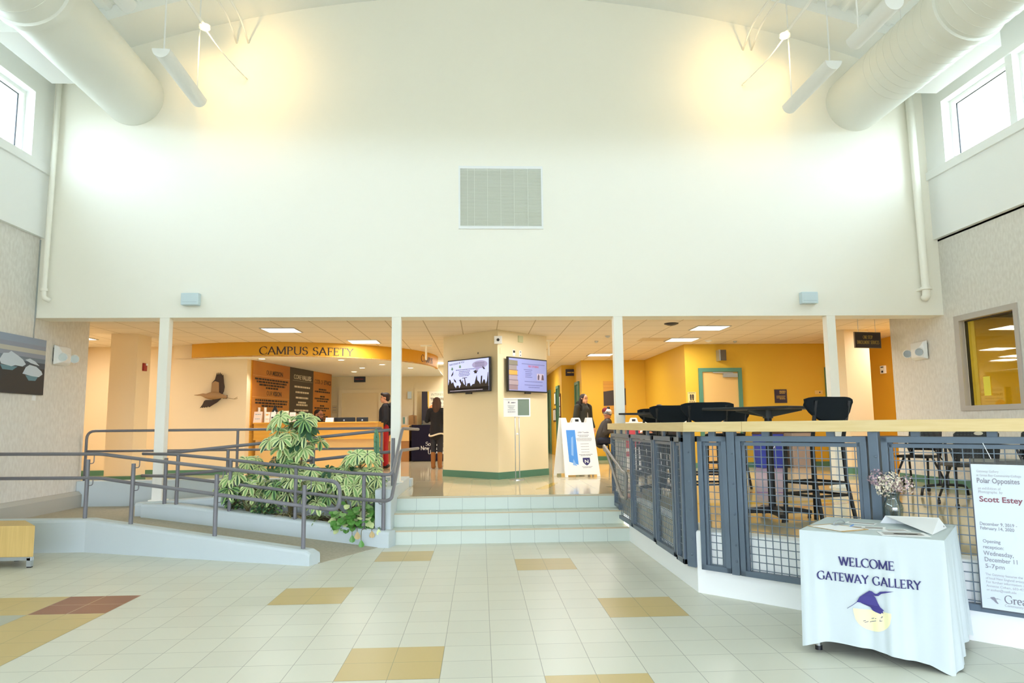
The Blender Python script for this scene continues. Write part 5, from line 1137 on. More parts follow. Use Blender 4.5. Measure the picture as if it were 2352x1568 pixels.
# leaflet stands on the counter
rnd = random.Random(11)
cols = ['e9c9b4', 'f0d8c4', 'e6ded2', 'efc9a0', 'e2e3c0', 'f2dcd0', 'e8d9cf', 'f2e6da']
for i, (x, w, h, lb) in enumerate(((-4.70, .17, .23, 'leaflet stand with blue doodles at the far left of the counter'), (-4.50, .10, .22, 'orange-topped leaflet stand, second from the left'), (-4.385, .10, .22, 'white leaflet stand with a small black picture'), (-4.26, .10, .22, 'plain pinkish leaflet stand right of the black picture one'), (-4.13, .11, .24, 'leaflet stand with a green stripe'), (-3.99, .12, .21, 'plain white leaflet stand just left of the tall plant'), (-3.22, .16, .09, 'low pale leaflet tray right of the tall plant'))):
    t = thing('leaflet_stand', lb, 'leaflet stand', (x, 6.1, 1.56), 0, 'leaflet stands on the reception desk'); p = B().loft([[(x-w/2, 6.05, 1.56), (x+w/2, 6.05, 1.56), (x+w/2, 6.16, 1.56), (x-w/2, 6.16, 1.56)], [(x-w/2, 6.12, 1.56+h), (x+w/2, 6.12, 1.56+h), (x+w/2, 6.15, 1.56+h), (x-w/2, 6.15, 1.56+h)]]).obj('holder', M('leaflet_%d' % i, cols[i], .6), t)
    q = B(); c = ('3c8f9c', 'e8963c', '2b2b2b', 'd8b9a8', '9cc04e', 'd9d0c4', 'c9bdb2')[i]; m = face((x-w/2, 6.05, 1.56), (1, 0, 0), (0, .07, h)); dashes(q, m @ Matrix.Translation((0, 0, .001)), w*.15, w*.85, h*(.78 if i != 2 else .5), .03 if i else .012, seed=i); dashes(q, m @ Matrix.Translation((0, 0, .001)), w*.2, w*.8, h*.35, .012, seed=i+3); q.obj('small_print', M('leaflet_ink_%d' % i, c, .6), p)
for x, lb in ((-4.73, 'left of two white cylinders behind the leaflets'), (-4.60, 'right of two white cylinders behind the leaflets')): tag(B().cyl((x, 6.26, 1.56), (x, 6.26, 1.88), .028, n=14).obj('bottle', M('ivory_plastic', 'eee3cc', .5) if 'ivory_plastic' not in MATS else MATS['ivory_plastic'], smooth='auto'), lb, 'bottle', 'white cylinders on the desk')
t = thing('desk_sign', 'dark triangular sign standing behind the leaflets', 'sign', (-4.40, 6.28, 1.56)); m = face((-4.40, 6.25, 1.56), (1, 0, 0)); p = B().prism([(-.17, 0), (.17, 0), (0, .37)], -.03, 0, m).obj('panel', black, t); q = B(); q.tess([(-.05, .16), (.05, .16), (0, .26)], lambda x, y: m @ V((x, y, .001))); dashes(q, m @ Matrix.Translation((0, 0, .001)), -.08, .08, .10, .025); q.obj('emblem', paper, p, keep=True)
def monitor(x0, x1, lb):
    t = thing('computer_monitor', lb, 'monitor', ((x0+x1)/2, 6.75, 1.24), 0, 'monitors behind the desk'); B().box(x0, x1, 6.75, 6.79, 1.36, 1.66).obj('housing', black, t, bevel=.008); xm = (x0+x1)/2; B().box(xm-.03, xm+.03, 6.79, 6.82, 1.24, 1.5).obj('stand', black, t); B().box(xm-.1, xm+.1, 6.72, 6.9, 1.24, 1.25).obj('base', black, t); B().cyl((xm, 6.7495, 1.6), (xm, 6.748, 1.6), .018, n=14).obj('emblem', alum, t)
monitor(-3.28, -2.80, 'wider black monitor seen from behind on the reception desk'); monitor(-2.77, -2.52, 'narrower black monitor right of the wider one')
tag(B().box(-4.0, -2.26, 6.45, 7.1, 1.215, 1.24).obj('desk_worktop', desk_l, bevel=.003), 'inner worktop behind the reception counter', 'worktop')
# heron sculpture on the butter wall
t = thing('heron_sculpture', 'flying heron wall sculpture with spread dark wings', 'sculpture', (-5.48, 5.75, 2.3)); mh = face((0, 5.75, 0), (1, 0, 0))
def hz(x, y): return (-6.131+x*.000795+.0, 2.875-.000795*1.045*(y+0)*1.0+.03)
def hp(name, pts, z0, z1, mat): 
    q = B(); q.prism([hz(*p) for p in pts], z0, z1, mh); return q.obj(name, mat, t, bevel=.006)
hb, hd = M('heron_tan', 'a07c52', .7), M('heron_dark', '3a2b22', .7)
q = B()
pts = [(350, 938, 4), (430, 940, 12), (500, 935, 20), (560, 935, 34), (640, 960, 50), (740, 960, 80), (850, 955, 90), (960, 955, 75), (1050, 970, 45), (1110, 985, 38), (1165, 990, 30)]
P3 = [mh @ V((*hz(x, y), .095)) for x, y, _ in pts]; q.tube(P3, [r_*.0009 for _, _, r_ in pts], 12); q.obj('body', hb, t, smooth=True)
hp('upper_wing', [(760, 900), (775, 640), (850, 560), (895, 390), (915, 470), (935, 385), (950, 460), (975, 385), (990, 450), (1020, 410), (1020, 470), (1050, 440), (1060, 500), (1075, 640), (1095, 740), (1080, 850), (1045, 920)], .06, .09, hd)
hp('wing_lining', [(765, 890), (780, 645), (860, 600), (960, 630), (970, 880), (900, 920)], .085, .10, hb)
hp('lower_wing', [(640, 1060), (600, 1080), (560, 1170), (500, 1255), (545, 1235), (560, 1255), (590, 1225), (610, 1250), (640, 1225), (665, 1245), (700, 1215), (730, 1235), (800, 1190), (920, 1120), (1000, 1050), (1040, 990), (900, 1000), (800, 1060)], .06, .09, hd)
hp('tail', [(1040, 950), (1165, 945), (1155, 1030), (1050, 1030)], .03, .06, hd); hp('cap', [(500, 920), (560, 900), (640, 910), (560, 930)], .05, .075, hd)
q = B(); q.tube([mh @ V((*hz(*p), .05)) for p in ((1150, 1010), (1310, 1035), (1360, 1040), (1420, 1025))], .005, 6); q.tube([mh @ V((*hz(*p), .05)) for p in ((1340, 1035), (1420, 990))], .004, 6); q.obj('leg', M('heron_leg', '8a6a3c', .6), t)
sign('sculpture_plate', 'small yellow plate under the heron sculpture', 'plate', mh, -5.56, -5.37, 2.08, 2.135, M('plate_gold', 'e8b84e', .5), None, .006)
# far counter with racks, dark-draped table and banner
t = thing('side_counter', 'wood-panelled side counter left of the draped table', 'counter', (-2.05, 10.6, PZ)); B().box(-2.9, -1.95, 10.25, 11.0, 1.46, 1.49).obj('counter_top', M('tan_top', 'd6b27c', .5), t); B().box(-2.85, -1.97, 10.3, 10.95, 1.06, 1.46).obj('upper_panel', desk_l, t); B().box(-2.85, -1.97, 10.32, 10.95, PZ, 1.06).obj('lower_panel', M('brown_panel', 'a8743c', .5), t)
for x0, x1, h, c, lb in ((-2.28, -2.03, .22, 'd9cfbc', 'white and teal leaflet rack on the side counter'), (-2.0, -1.78, .25, '9a7446', 'brown wooden leaflet rack on the side counter')):
    yy = 10.5; t = thing('leaflet_rack', lb, 'rack', ((x0+x1)/2, yy, 1.49), 0); 
    if x0 < -2.1 or True: p = B().prism([(x0, 1.49), (x1, 1.49), (x1, 1.49+h), ((x0+x1)/2, 1.49+h*1.08), (x0, 1.49+h)], 0, .06, face((0, yy, 0), (1, 0, 0))).obj('rack', M('rack_%s' % c, c, .6), t); q = B(); q.box(x0+.13, x0+.18, 1.52, 1.48+h, .061, .063, face((0, yy, 0), (1, 0, 0))); q.obj('leaflet', M('teal_leaflet_%s' % c, '5f8f8c' if h < .23 else '7a5a34', .6), p)
drape = M('navy_drape', '221f30', .85, spec=.1)
t = thing('draped_table', 'table under a dark drape with white university lettering', 'table', (-1.2, 10.5, PZ)); p = B().box(-1.91, -.2, 10.3, 11.0, PZ+.012, 1.49).obj('drape', drape, t, bevel=.01)
md = face((0, 10.298, 0), (1, 0, 0))
for s_, x, z, w in (('Southern', -1.53, .93, .50), ('New Hampshire', -1.66, .82, .80), ('University', -1.47, .71, .52)): serif(s_, flatfn(md @ Matrix.Translation((x, z, .001))), .105, paper, p, w, d=.001)
tag(B().box(-1.62, -1.42, 10.4, 10.7, 1.49, 1.60).obj('book_stack', M('grey_books', '6f6a5c', .6)), 'small dark stack of folders on the draped table', 'folders')
t = thing('banner', 'tall pull-up banner headed INTERESTED IN TRANSFERRING', 'banner', (-1.2, 11.1, PZ)); mbn = face((0, 11.1, 0), (1, 0, 0)); p = B().box(-1.70, -.75, PZ+.06, 2.42, -.01, .01, mbn).obj('print', M('banner_white', 'efe3c4', .6), t); B().box(-1.72, -.73, PZ, PZ+.07, -.08, .08, mbn).obj('base', alum, t)
q = B(); q.tess([(-1.70, 1.0), (-1.0, 1.0), (-1.2, 1.4), (-1.45, 1.75), (-1.53, 2.0), (-1.54, 2.42), (-1.70, 2.42)], lambda x, y: mbn @ V((x, y, .0115))); q.mi = 1; q.poly([mbn @ V((x, y, .0112)) for x, y in ((-1.54, 1.8), (-1.50, 1.8), (-1.50, 2.42), (-1.54, 2.42))]); q.mi = 2; q.poly([mbn @ V((-1.36+.17*math.cos(R(a)), 1.86+.2*math.sin(R(a)), .0111)) for a in range(0, 360, 20)]); q.mi = 3; q.poly([mbn @ V((x, y, .0118)) for x, y in ((-1.70, 1.5), (-1.5, 1.6), (-1.35, 1.45), (-1.7, 1.4))])
q.obj('artwork', [M('banner_dark', '2f2a33', .6), M('banner_yellow', 'e8c24c', .6), M('banner_orange', 'e89a5c', .6), M('banner_green', '4f8f72', .6)], p, keep=True)
mt = mbn @ Matrix.Translation((0, 0, .0122)); text('INTERESTED IN', mt @ Matrix.Translation((-1.44, 2.30, 0)), M('tan_ink', '8a8a6a', .6), p, .62, .10, align='LEFT'); text('TRANSFERRING', mt @ Matrix.Translation((-1.46, 2.17, 0)), ink, p, .66, .10, align='LEFT', bold=.02); q = B(); dashes(q, mt, -1.44, -.9, 2.09, .02); dashes(q, mt, -1.38, -.9, 2.0, .02, seed=2); q.obj('small_print', greyink, p)
plate('wall_light', 'pale blue glass wall light left of the banner', 'wall light', mB, -2.06, 2.33, .11, .20, palebl, .07)
plate('door_label', 'small grey notice on the wall left of the double door', 'notice', mB, -4.17, 1.95, .14, .22, M('notice_grey', 'ddcba0', .6), .006, [(0, .05, .1, .01, greyink), (0, -.02, .08, .01, greyink)])

# ================================================================== PLANTS
leaf_d = M('leaf_dark_green', '2f5636', .45); leaf_y = M('leaf_cream_green', 'd2de9c', .45); leaf_m = M('leaf_mid_green', '86ad66', .45); leaf_b = M('leaf_bright_green', '5c9440', .4); leaf_o = M('leaf_olive', '6c7442', .5); leaf_n = M('leaf_dry_tan', 'cbb27e', .7); bark = M('stem_brown', '6a6240', .7)
LM = [leaf_d, leaf_y, leaf_m, leaf_b, leaf_o, leaf_n]
def blade(b, p, d, n, L, w, mi, mi2=None, droop=.25, ins=.45):
    """one leaf: base p, direction d, upper side n; mi2 colours the middle"""
    d = d.normalized(); s_ = d.cross(n).normalized(); n = s_.cross(d)
    ts = (0, .3, .62, .86, 1); ws = (.12, .62, 1, .82, .0)
    ctr = [p+d*(L*t)-V((0, 0, 1))*(droop*L*t*t) for t in ts]
    for (c0_, w0), (c1_, w1) in zip(zip(ctr, ws), zip(ctr[1:], ws[1:])):
        for sg in (-1, 1):
            e0 = c0_+s_*(sg*w*w0*.5)+n*(w*w0*.12); e1 = c1_+s_*(sg*w*w1*.5)+n*(w*w1*.12)
            if mi2 is None: b.mi = mi; b.poly([c0_, e0, e1, c1_] if w1 else [c0_, e0, c1_])
            else:
                m0, m1 = c0_.lerp(e0, ins), c1_.lerp(e1, ins); b.mi = mi2; b.poly([c0_, m0, m1, c1_] if w1 else [c0_, m0, c1_]); b.mi = mi; b.poly([m0, e0, e1, m1] if w1 else [m0, e0, c1_])
def umbrella_leaf(b, c, up, r_, rnd):
    n = up.normalized(); x = n.orthogonal().normalized(); y = n.cross(x); k = rnd.choice((6, 7, 7, 8)); ph = rnd.random()*6
    var = rnd.random()
    for i in range(k):
        a = ph+i*2*math.pi/k; d = x*math.cos(a)+y*math.sin(a)+n*.05
        if var < .70: mi, m2 = 1, (2 if rnd.random() < .7 else 0)
        elif var < .88: mi, m2 = (1 if rnd.random() < .3 else 2), 0
        else: mi, m2 = 0, 0
        blade(b, c+d*.012, d, n, r_*rnd.uniform(.85, 1.1), r_*.52, mi, m2, rnd.uniform(.2, .65), rnd.uniform(.22, .5))
def schefflera(lb, base, clumps, n, seed, r_=.125):
    rnd = random.Random(seed); t = thing('umbrella_plant', lb, 'plant', base, 0, 'variegated umbrella plants in the planter'); st = B(); fo = B(); base = V(base)
    tops = []
    for c, rad, k in clumps:
        for i in range(k):
            d = V((rnd.gauss(0, 1), rnd.gauss(0, 1), rnd.gauss(0, .9))); d = d.normalized()*rnd.uniform(.55, 1)
            p = V(c)+V((d.x*rad[0], d.y*rad[1], d.z*rad[2])); up = V((d.x*.6, d.y*.6-.55, .75)); umbrella_leaf(fo, p, up, r_*rnd.uniform(.8, 1.1), rnd)
            q = V(c)+V((0, 0, -rad[2]*.4)); st.tube([q, q.lerp(p, .6)+V((0, 0, .02)), p], .004, 5)
        tops.append(V(c))
    for c in tops: st.tube([base+V((rnd.uniform(-.05, .05), rnd.uniform(-.05, .05), -.02)), base.lerp(c, .5)+V((rnd.uniform(-.03, .03), 0, 0)), c], [.014, .011, .008], 7)
    st.obj('stem', bark, t, smooth=True); fo.obj('foliage', LM, t, keep=True)
schefflera('tall variegated umbrella plant rising above the rails in front of the desk', (-2.55, .50, .33), [((-2.50, .46, 1.50), (.27, .16, .16), 14), ((-2.66, .44, 1.30), (.24, .16, .15), 12), ((-2.36, .48, 1.28), (.24, .14, .14), 11), ((-2.50, .46, 1.06), (.26, .16, .14), 12), ((-2.40, .46, .84), (.26, .16, .14), 12), ((-2.58, .44, .68), (.28, .16, .12), 13)], 50, 5, .135)
schefflera('low variegated umbrella plant at the left end of the planter', (-3.1, .62, .38), [((-3.15, .60, .98), (.20, .15, .10), 7), ((-3.28, .56, .72), (.22, .16, .16), 11), ((-3.0, .55, .70), (.22, .16, .16), 11)], 30, 8)
schefflera('broad variegated umbrella plant at the right end of the planter', (-1.75, .50, .28), [((-1.95, .46, .88), (.20, .16, .16), 11), ((-1.62, .46, .98), (.26, .16, .18), 15), ((-1.72, .40, .66), (.32, .16, .16), 17), ((-1.50, .42, .80), (.16, .14, .20), 11), ((-2.12, .42, .62), (.24, .15, .16), 13)], 55, 13)
t = thing('euphorbia', 'thin upright ribbed green succulent standing at the right end of the planter', 'plant', (-1.47, .66, .3)); q = B()
rg = []
for i in range(30):
    z = .3+1.13*i/29; r_ = .031*(1 if i < 27 else (.8, .55, .2)[i-27])*(1+.06*(i % 2)); rg.append([(-1.47+.02*math.sin(z*2)+r_*(1+.25*(-1)**k)*math.cos(k*math.pi/5), .66+r_*(1+.25*(-1)**k)*math.sin(k*math.pi/5), z) for k in range(10)])
q.loft(rg).obj('stem', M('succulent_green', '5f8f6c', .6), t)
q = B(); rnd = random.Random(2)
for i in range(140):
    z = rnd.uniform(.5, 1.4); a = rnd.random()*6.28; p = V((-1.47+.02*math.sin(z*2)+.035*math.cos(a), .66+.035*math.sin(a), z)); blade(q, p, V((math.cos(a), math.sin(a), .4)), V((0, 0, 1)), .03, .012, 3, None, .1)
q.obj('leaflet_tuft', LM, t, keep=True)
def low_plant(name, lb, c, n, L, w, seed, mi, m2=None, spread=1.0, cat='plant', up=.5, droop=.5):
    rnd = random.Random(seed); t = thing(name, lb, cat, c); q = B(); c = V(c)
    for i in range(n):
        a = rnd.random()*6.28; d = V((math.cos(a)*spread, math.sin(a)*spread, rnd.uniform(.2, 1)*up*2)); p = c+V((rnd.uniform(-.05, .05), rnd.uniform(-.04, .04), 0)); blade(q, p, d, V((0, 0, 1)), L*rnd.uniform(.7, 1.1), w, mi if rnd.random() < .8 else 2, m2, droop)
    q.obj('foliage', LM, t, keep=True); B().cyl(c-V((0, 0, .03)), c+V((0, 0, .03)), .015, .008, 8).obj('stem', bark, t); return t
def bushy(name, lb, c, rad, n, L, w, seed, mi, m2, drop=0):
    rnd = random.Random(seed); t = thing(name, lb, 'plant', c); q = B(); st = B(); c = V(c)
    for i in range(n):
        d = V((rnd.gauss(0, 1), rnd.gauss(0, 1), abs(rnd.gauss(0, 1)))).normalized()*rnd.uniform(.4, 1); p = c+V((d.x*rad[0], d.y*rad[1], d.z*rad[2]))
        mm = mi[int(rnd.random()*len(mi))]; blade(q, p, V((d.x+rnd.uniform(-.5, .5), d.y-.5, rnd.uniform(-.4, .3))), V((0, -.6, 1)), L*rnd.uniform(.7, 1.2), w*rnd.uniform(.8, 1.2), mm, m2, .4)
        st.tube([c+V((d.x*.02, d.y*.02, -.02)), c+V((d.x*rad[0]*.5, d.y*rad[1]*.5, d.z*rad[2]*.7)), p], .003, 4)
    st.obj('stem', bark, t); q.obj('foliage', LM, t, keep=True); return t
bushy('jade_plant', 'dark small-leaved plant at the far left of the planter front', (-3.30, .66, .41), (.13, .1, .2), 110, .045, .03, 1, [0, 0, 2], None)
low_plant('agave', 'small striped spiky agave between two dark bushes', (-3.05, .55, .41), 22, .2, .02, 2, 1, 0, .7, up=.6, droop=.15)
bushy('jade_plant', 'dark small-leaved bush right of the spiky agave', (-2.82, .46, .36), (.2, .1, .17), 130, .045, .03, 3, [0, 0, 2], None)
low_plant('spider_plant', 'dry olive grassy tuft under the tall plant', (-2.50, .40, .33), 34, .26, .016, 4, 4, 5, 1, up=.4)
low_plant('spider_plant', 'arching olive grassy tuft behind the front rail end', (-2.15, .28, .29), 38, .28, .018, 5, 4, 2, 1, up=.45)
low_plant('dracaena', 'dark green strap-leaved plant leaning left at the right of the planter', (-1.62, .22, .24), 34, .42, .028, 6, 0, 2, 1, up=.35, droop=.35)
bushy('pothos', 'bright green pothos spilling over the front of the planter', (-1.62, .08, .20), (.28, .15, .36), 150, .105, .085, 7, [3, 3, 3, 2, 1], None)
t = thing('pothos', 'trailing pothos strand with heart leaves over the planter wall', 'plant', (-1.55, -.08, .24)); q = B(); st = B()
for p0, p1, L, mi in (((-1.60, .0, .24), (-1.62, -.16, .15), .085, 3), ((-1.45, -.04, .22), (-1.50, -.22, .10), .085, 3), ((-1.36, -.06, .22), (-1.38, -.18, .20), .08, 5), ((-1.56, -.02, .24), (-1.56, -.15, .19), .09, 5), ((-1.30, -.06, .23), (-1.30, -.17, .22), .07, 1)):
    p0, p1 = V(p0), V(p1); st.tube(smoothpath([p0, V((p1.x, p1.y, p0.z)), p1], .04), .004, 5); blade(q, p1, V((.1, -.15, -1)), V((0, -1, .3)), L, L*.85, mi, None, .05)
st.obj('stem', bark, t); q.obj('foliage', LM, t, keep=True)
# soil bed and leaf litter
b = B(); poly = [(-4.5, .90), (-1.40, .90), (-1.40, .0), (-4.0, .82)]
b.poly([(-4.45, .94, .40), (-4.1, .82, .39), (-1.3, -.03, .13), (-1.36, .94, .20)]); stuff(tag(b.obj('soil_bed', soil), 'dark soil bed of the triangular planter', 'soil'))
b = B(); rnd = random.Random(9)
for i in range(260):
    u, v = rnd.random(), rnd.random(); x = -1.4-2.6*u; y0 = -.0+(-1.3-x)*.305; y = y0+.03+v*.35; z = .135+(-1.3-x)*.094+.012; b.mi = rnd.choice((0, 0, 1)); blade(b, V((x, y, z)), V((rnd.uniform(-1, 1), rnd.uniform(-1, 1), .1)), V((0, 0, 1)), .07, .03, b.mi, None, .1)
stuff(tag(b.obj('leaf_litter', [leaf_n, leaf_o], keep=True), 'dry fallen leaves on the planter soil', 'leaf litter'))

# ================================================================== PEOPLE
skin_a = M('skin_light', 'd9a07c', .6); skin_b = M('skin_tan', 'b97c58', .6); hair_d = M('hair_dark_brown', '2a1c15', .7); hair_b = M('hair_brown', '4a2f1f', .7)
jkt = M('black_jacket', '1d1e24', .8); jkt2 = M('black_coat', '18171a', .85); parka = M('green_black_parka', '2b2d26', .85); hood_ = M('grey_hoodie', '46423f', .9); red_p = M('red_trousers', 'a8141c', .8); dark_p = M('dark_trousers', '2a2a30', .85); jean = M('navy_jeans', '23283a', .85); boot = M('tan_boots', '94602f', .8); fur = M('black_fur', '17140f', .95); cream_k = M('cream_lining', 'e8dcc4', .9); eyec = M('eye_dark', '1a1512', .3); lipc = M('lip', 'a8604f', .6); grey_s = M('grey_shoes', '8d8a86', .7)
def skinmesh(name, parent, caps, mat, vox=.011, it=3):
    """one continuous surface grown round tapered limbs: (points, radii) or ('e', centre, radii, rotation)"""
    b = B()
    for c in caps:
        if c[0] == 'e': b.sph(c[1], c[2], 20, 14, c[3] if len(c) > 3 else None)
        else:
            P, Rr = c
            b.tube(P, Rr, 14)
            for p, r_ in zip(P, Rr): b.sph(p, r_, 14, 10)
    bmesh.ops.recalc_face_normals(b.bm, faces=b.bm.faces)
    me = bpy.data.meshes.new(name); b.bm.to_mesh(me); b.bm.free(); ob = bpy.data.objects.new(name, me); C.objects.link(ob)
    rm = ob.modifiers.new('r', 'REMESH'); rm.mode = 'VOXEL'; rm.voxel_size = vox; rm.use_smooth_shade = True
    sm = ob.modifiers.new('s', 'SMOOTH'); sm.iterations = it; sm.factor = .5
    bpy.context.view_layer.update()
    m2 = bpy.data.meshes.new_from_object(ob.evaluated_get(bpy.context.evaluated_depsgraph_get()))
    bpy.data.objects.remove(ob); bpy.data.meshes.remove(me); m2.name = name; m2.materials.clear(); m2.materials.append(mat)
    for p in m2.polygons: p.use_smooth = True; p.material_index = 0
    o = bpy.data.objects.new(name, m2); C.objects.link(o); o.parent = parent; return o
def hand(w, d, s_=1, curl=.5, side=1, out=None):
    """palm and five separate fingers from wrist w along d"""
    d = V(d).normalized(); o = V(out or (0, 0, 1)); a = d.cross(o).normalized(); n = a.cross(d); w = V(w); L = []
    L.append(([w, w+d*.05*s_, w+d*.085*s_], [.022*s_, .026*s_, .024*s_]))
    for k, (off, ln) in enumerate(((-.030, .062), (-.010, .075), (.010, .072), (.029, .056))):
        b0 = w+d*.085*s_+a*off*s_; b1 = b0+(d-n*curl*.5).normalized()*ln*.5*s_; b2 = b1+(d-n*curl*1.4).normalized()*ln*.5*s_; L.append(([b0, b1, b2], [.0095*s_, .0085*s_, .007*s_]))
    t0 = w+d*.03*s_-a*.024*side*s_; L.append(([t0, t0+(d*.6-a*side*.7)*.035*s_, t0+(d-a*side*.5)*.062*s_], [.012*s_, .010*s_, .008*s_])); return L
def head_caps(c, s_=1, tilt=0, yaw=0):
    m = Matrix.Translation(c) @ Matrix.Rotation(yaw, 4, 'Z') @ Matrix.Rotation(tilt, 4, 'Y') @ Matrix.Scale(s_, 4)
    r3 = m.to_3x3().to_4x4(); f = lambda x, y, z: m @ V((x, y, z))
    caps = [('e', f(-.008, 0, .03), (.096*s_, .076*s_, .088*s_), Matrix.Rotation(yaw, 4, 'Z') @ Matrix.Rotation(tilt, 4, 'Y')), ('e', f(.022, 0, -.035), (.068*s_, .058*s_, .072*s_), Matrix.Rotation(yaw, 4, 'Z') @ Matrix.Rotation(tilt, 4, 'Y')),
            ([f(.078, 0, .02), f(.105, 0, -.022), f(.092, 0, -.034)], [.009*s_, .013*s_, .012*s_]), ([f(.072, 0, -.088), f(.06, 0, -.092)], [.018*s_, .022*s_]), ([f(.07, -.03, .035), f(.07, .03, .035)], [.016*s_, .016*s_]),
            ([f(.082, -.016, -.062), f(.082, .016, -.062)], [.010*s_, .010*s_])]
    for sg in (-1, 1): caps.append(([f(-.01, sg*.076, .012), f(-.014, sg*.08, -.016)], [.017*s_, .013*s_]))
    return caps, f
def face_parts(body, f, s_=1, brow=None, glasses=False):
    for sg in (-1, 1):
        q = B(); q.sph(f(.082, sg*.030, .012), (.007*s_, .013*s_, .008*s_), 12, 8); q.obj('eye', eyec, body, smooth=True)
        q = B(); q.tube([f(.084, sg*.014, .034), f(.082, sg*.032, .040), f(.07, sg*.05, .034)], .005*s_, 6); q.obj('eyebrow', brow or hair_d, body, smooth=True)
    q = B(); q.tube([f(.086, -.022, -.062), f(.096, 0, -.060), f(.086, .022, -.062)], .0065*s_, 6); q.obj('mouth', lipc, body, smooth=True)
    if glasses:
        q = B()
        for sg in (-1, 1): q.tube([f(.098, sg*.032+.024*math.cos(R(a)), .010+.018*math.sin(R(a))) for a in range(0, 360, 30)], .003*s_, 5, True); q.tube([f(.098, sg*.056, .012), f(-.01, sg*.082, .016)], .003*s_, 5)
        q.tube([f(.099, -.008, .012), f(.099, .008, .012)], .003*s_, 5); q.obj('glasses', black, body)
def person(label, loc, rz, H, headc, tilt, yaw, limbs, skin, clothes, extra=None, glasses=False, vox=.009, brow=None):
    """limbs/clothes are written for a 1.7 m figure facing +x; scaled to H"""
    k = H/1.7; t = thing('person', label, 'person', (0, 0, 0), 0); sc = lambda L: [((c[0], V(c[1])*k, tuple(x*k for x in c[2]), *c[3:]) if c[0] == 'e' else ([V(p)*k for p in c[0]], [x*k for x in c[1]])) for c in L]
    hc, f = head_caps(V(headc)*k, k, tilt, yaw); body = skinmesh('body', t, sc(limbs)+hc, skin, vox*k); face_parts(body, f, k, brow, glasses)
    for nm, caps, mat, vx in clothes: skinmesh(nm, t, sc(caps), mat, vx*k)
    if extra: extra(t, f, k)
    t.location = loc; t.rotation_euler = (0, 0, rz); return t
TORSO = [([(0, 0, .93), (0, 0, 1.10), (.0, 0, 1.28), (-.005, 0, 1.37)], [.125, .115, .125, .09]), ([(-.01, -.15, 1.375), (-.01, .15, 1.375)], [.055, .055]), ([(-.01, 0, 1.38), (.0, 0, 1.50)], [.052, .048])]
def leg(y, knee=(.02, 0, .49), ank=(-.01, 0, .09), hip=.92): return ([(0, y, hip), (knee[0], y+knee[1], knee[2]), (ank[0], y+ank[1], ank[2])], [.082, .056, .040])
def foot(y, x=-.01, z=.04): return ([(x, y, z+.03), (x+.06, y, z+.005), (x+.15, y, z-.005)], [.042, .04, .032])
def grow(c, g): return (c[0], [r_+g for r_ in c[1]])
# man beside the desk, facing left
aL = ([(-.01, .18, 1.37), (-.03, .23, 1.10), (.10, .20, .90)], [.050, .040, .030]); aR = ([(-.01, -.18, 1.37), (-.03, -.23, 1.10), (.10, -.20, .90)], [.050, .040, .030])
B1 = TORSO+[leg(.09), leg(-.09), foot(.09), foot(-.09), aL, aR]+hand((.11, .20, .89), (.5, 0, -.8))+hand((.11, -.20, .89), (.5, 0, -.8), side=-1)
JK = [([(0, 0, .86), (0, 0, 1.08), (.0, 0, 1.28), (-.005, 0, 1.38)], [.155, .155, .155, .105]), ([(-.01, -.15, 1.375), (-.01, .15, 1.375)], [.078, .078]), grow(aL, .028), grow(aR, .028)]
TR = [([(0, 0, .93), (0, 0, .86)], [.135, .13]), grow(leg(.09), .018), grow(leg(-.09), .018)]
SH = [([(-.05, y, .055), (.06, y, .05), (.16, y, .04)], [.048, .046, .038]) for y in (.09, -.09)]
HR = lambda h: [('e', (h[0]-.025, 0, h[2]+.05), (.098, .088, .082)), ('e', (h[0]-.06, 0, h[2]-.005), (.055, .078, .07)), ([(h[0]+.06, -.03, h[2]+.10), (h[0]+.065, .03, h[2]+.095)], [.035, .035])]
hd = (.02, 0, 1.585)
def bp(t, f, k):
    skinmesh('hood', t, [([V((-.11, -.08, 1.42))*k, V((-.13, 0, 1.44))*k, V((-.11, .08, 1.42))*k], [.055*k]*3)], jkt, .012); skinmesh('backpack', t, [([V((-.20, 0, 1.0))*k, V((-.21, 0, 1.26))*k], [.11*k, .11*k])], M('navy_backpack', '2c2d40', .8), .014)
    B().box(.0, .005, .205, .21, .77*k, .81*k).obj('pocket_tag', white, t) if False else None
person('person in black hooded jacket and red trousers standing at the reception desk', (-2.20, 7.25, PZ), R(180), 1.69, hd, 0, 0, B1, skin_a, [('jacket', JK, jkt, .012), ('trousers', TR, red_p, .012), ('shoes', SH, black, .012), ('hair', HR(hd), hair_d, .010)], bp)
# woman at the draped table, seen from behind
bL = ([(-.01, .17, 1.36), (.02, .24, 1.14), (.20, .18, 1.16)], [.048, .038, .028]); bR = ([(-.01, -.17, 1.36), (.02, -.22, 1.10), (.22, -.12, 1.05)], [.048, .038, .028])
B2 = TORSO+[leg(.08), leg(-.08), foot(.08), foot(-.08), bL, bR]+hand((.21, .18, 1.16), (1, -.2, .1), out=(0, 0, 1))+hand((.23, -.12, 1.05), (1, .2, .1), side=-1)
JK2 = [([(0, 0, .84), (0, 0, 1.08), (.0, 0, 1.28), (-.005, 0, 1.38)], [.17, .15, .15, .10]), ([(-.01, -.14, 1.37), (-.01, .14, 1.37)], [.075, .075]), grow(bL, .026), grow(bR, .026)]
TR2 = [([(0, 0, .93), (0, 0, .86)], [.13, .125]), grow(leg(.08), .012), grow(leg(-.08), .012)]
BT = [([(0, y, .36), (-.01, y, .20), (-.01, y, .07)], [.062, .058, .052]) for y in (.08, -.08)]+[([(-.02, y, .05), (.06, y, .05), (.14, y, .04)], [.05, .048, .04]) for y in (.08, -.08)]
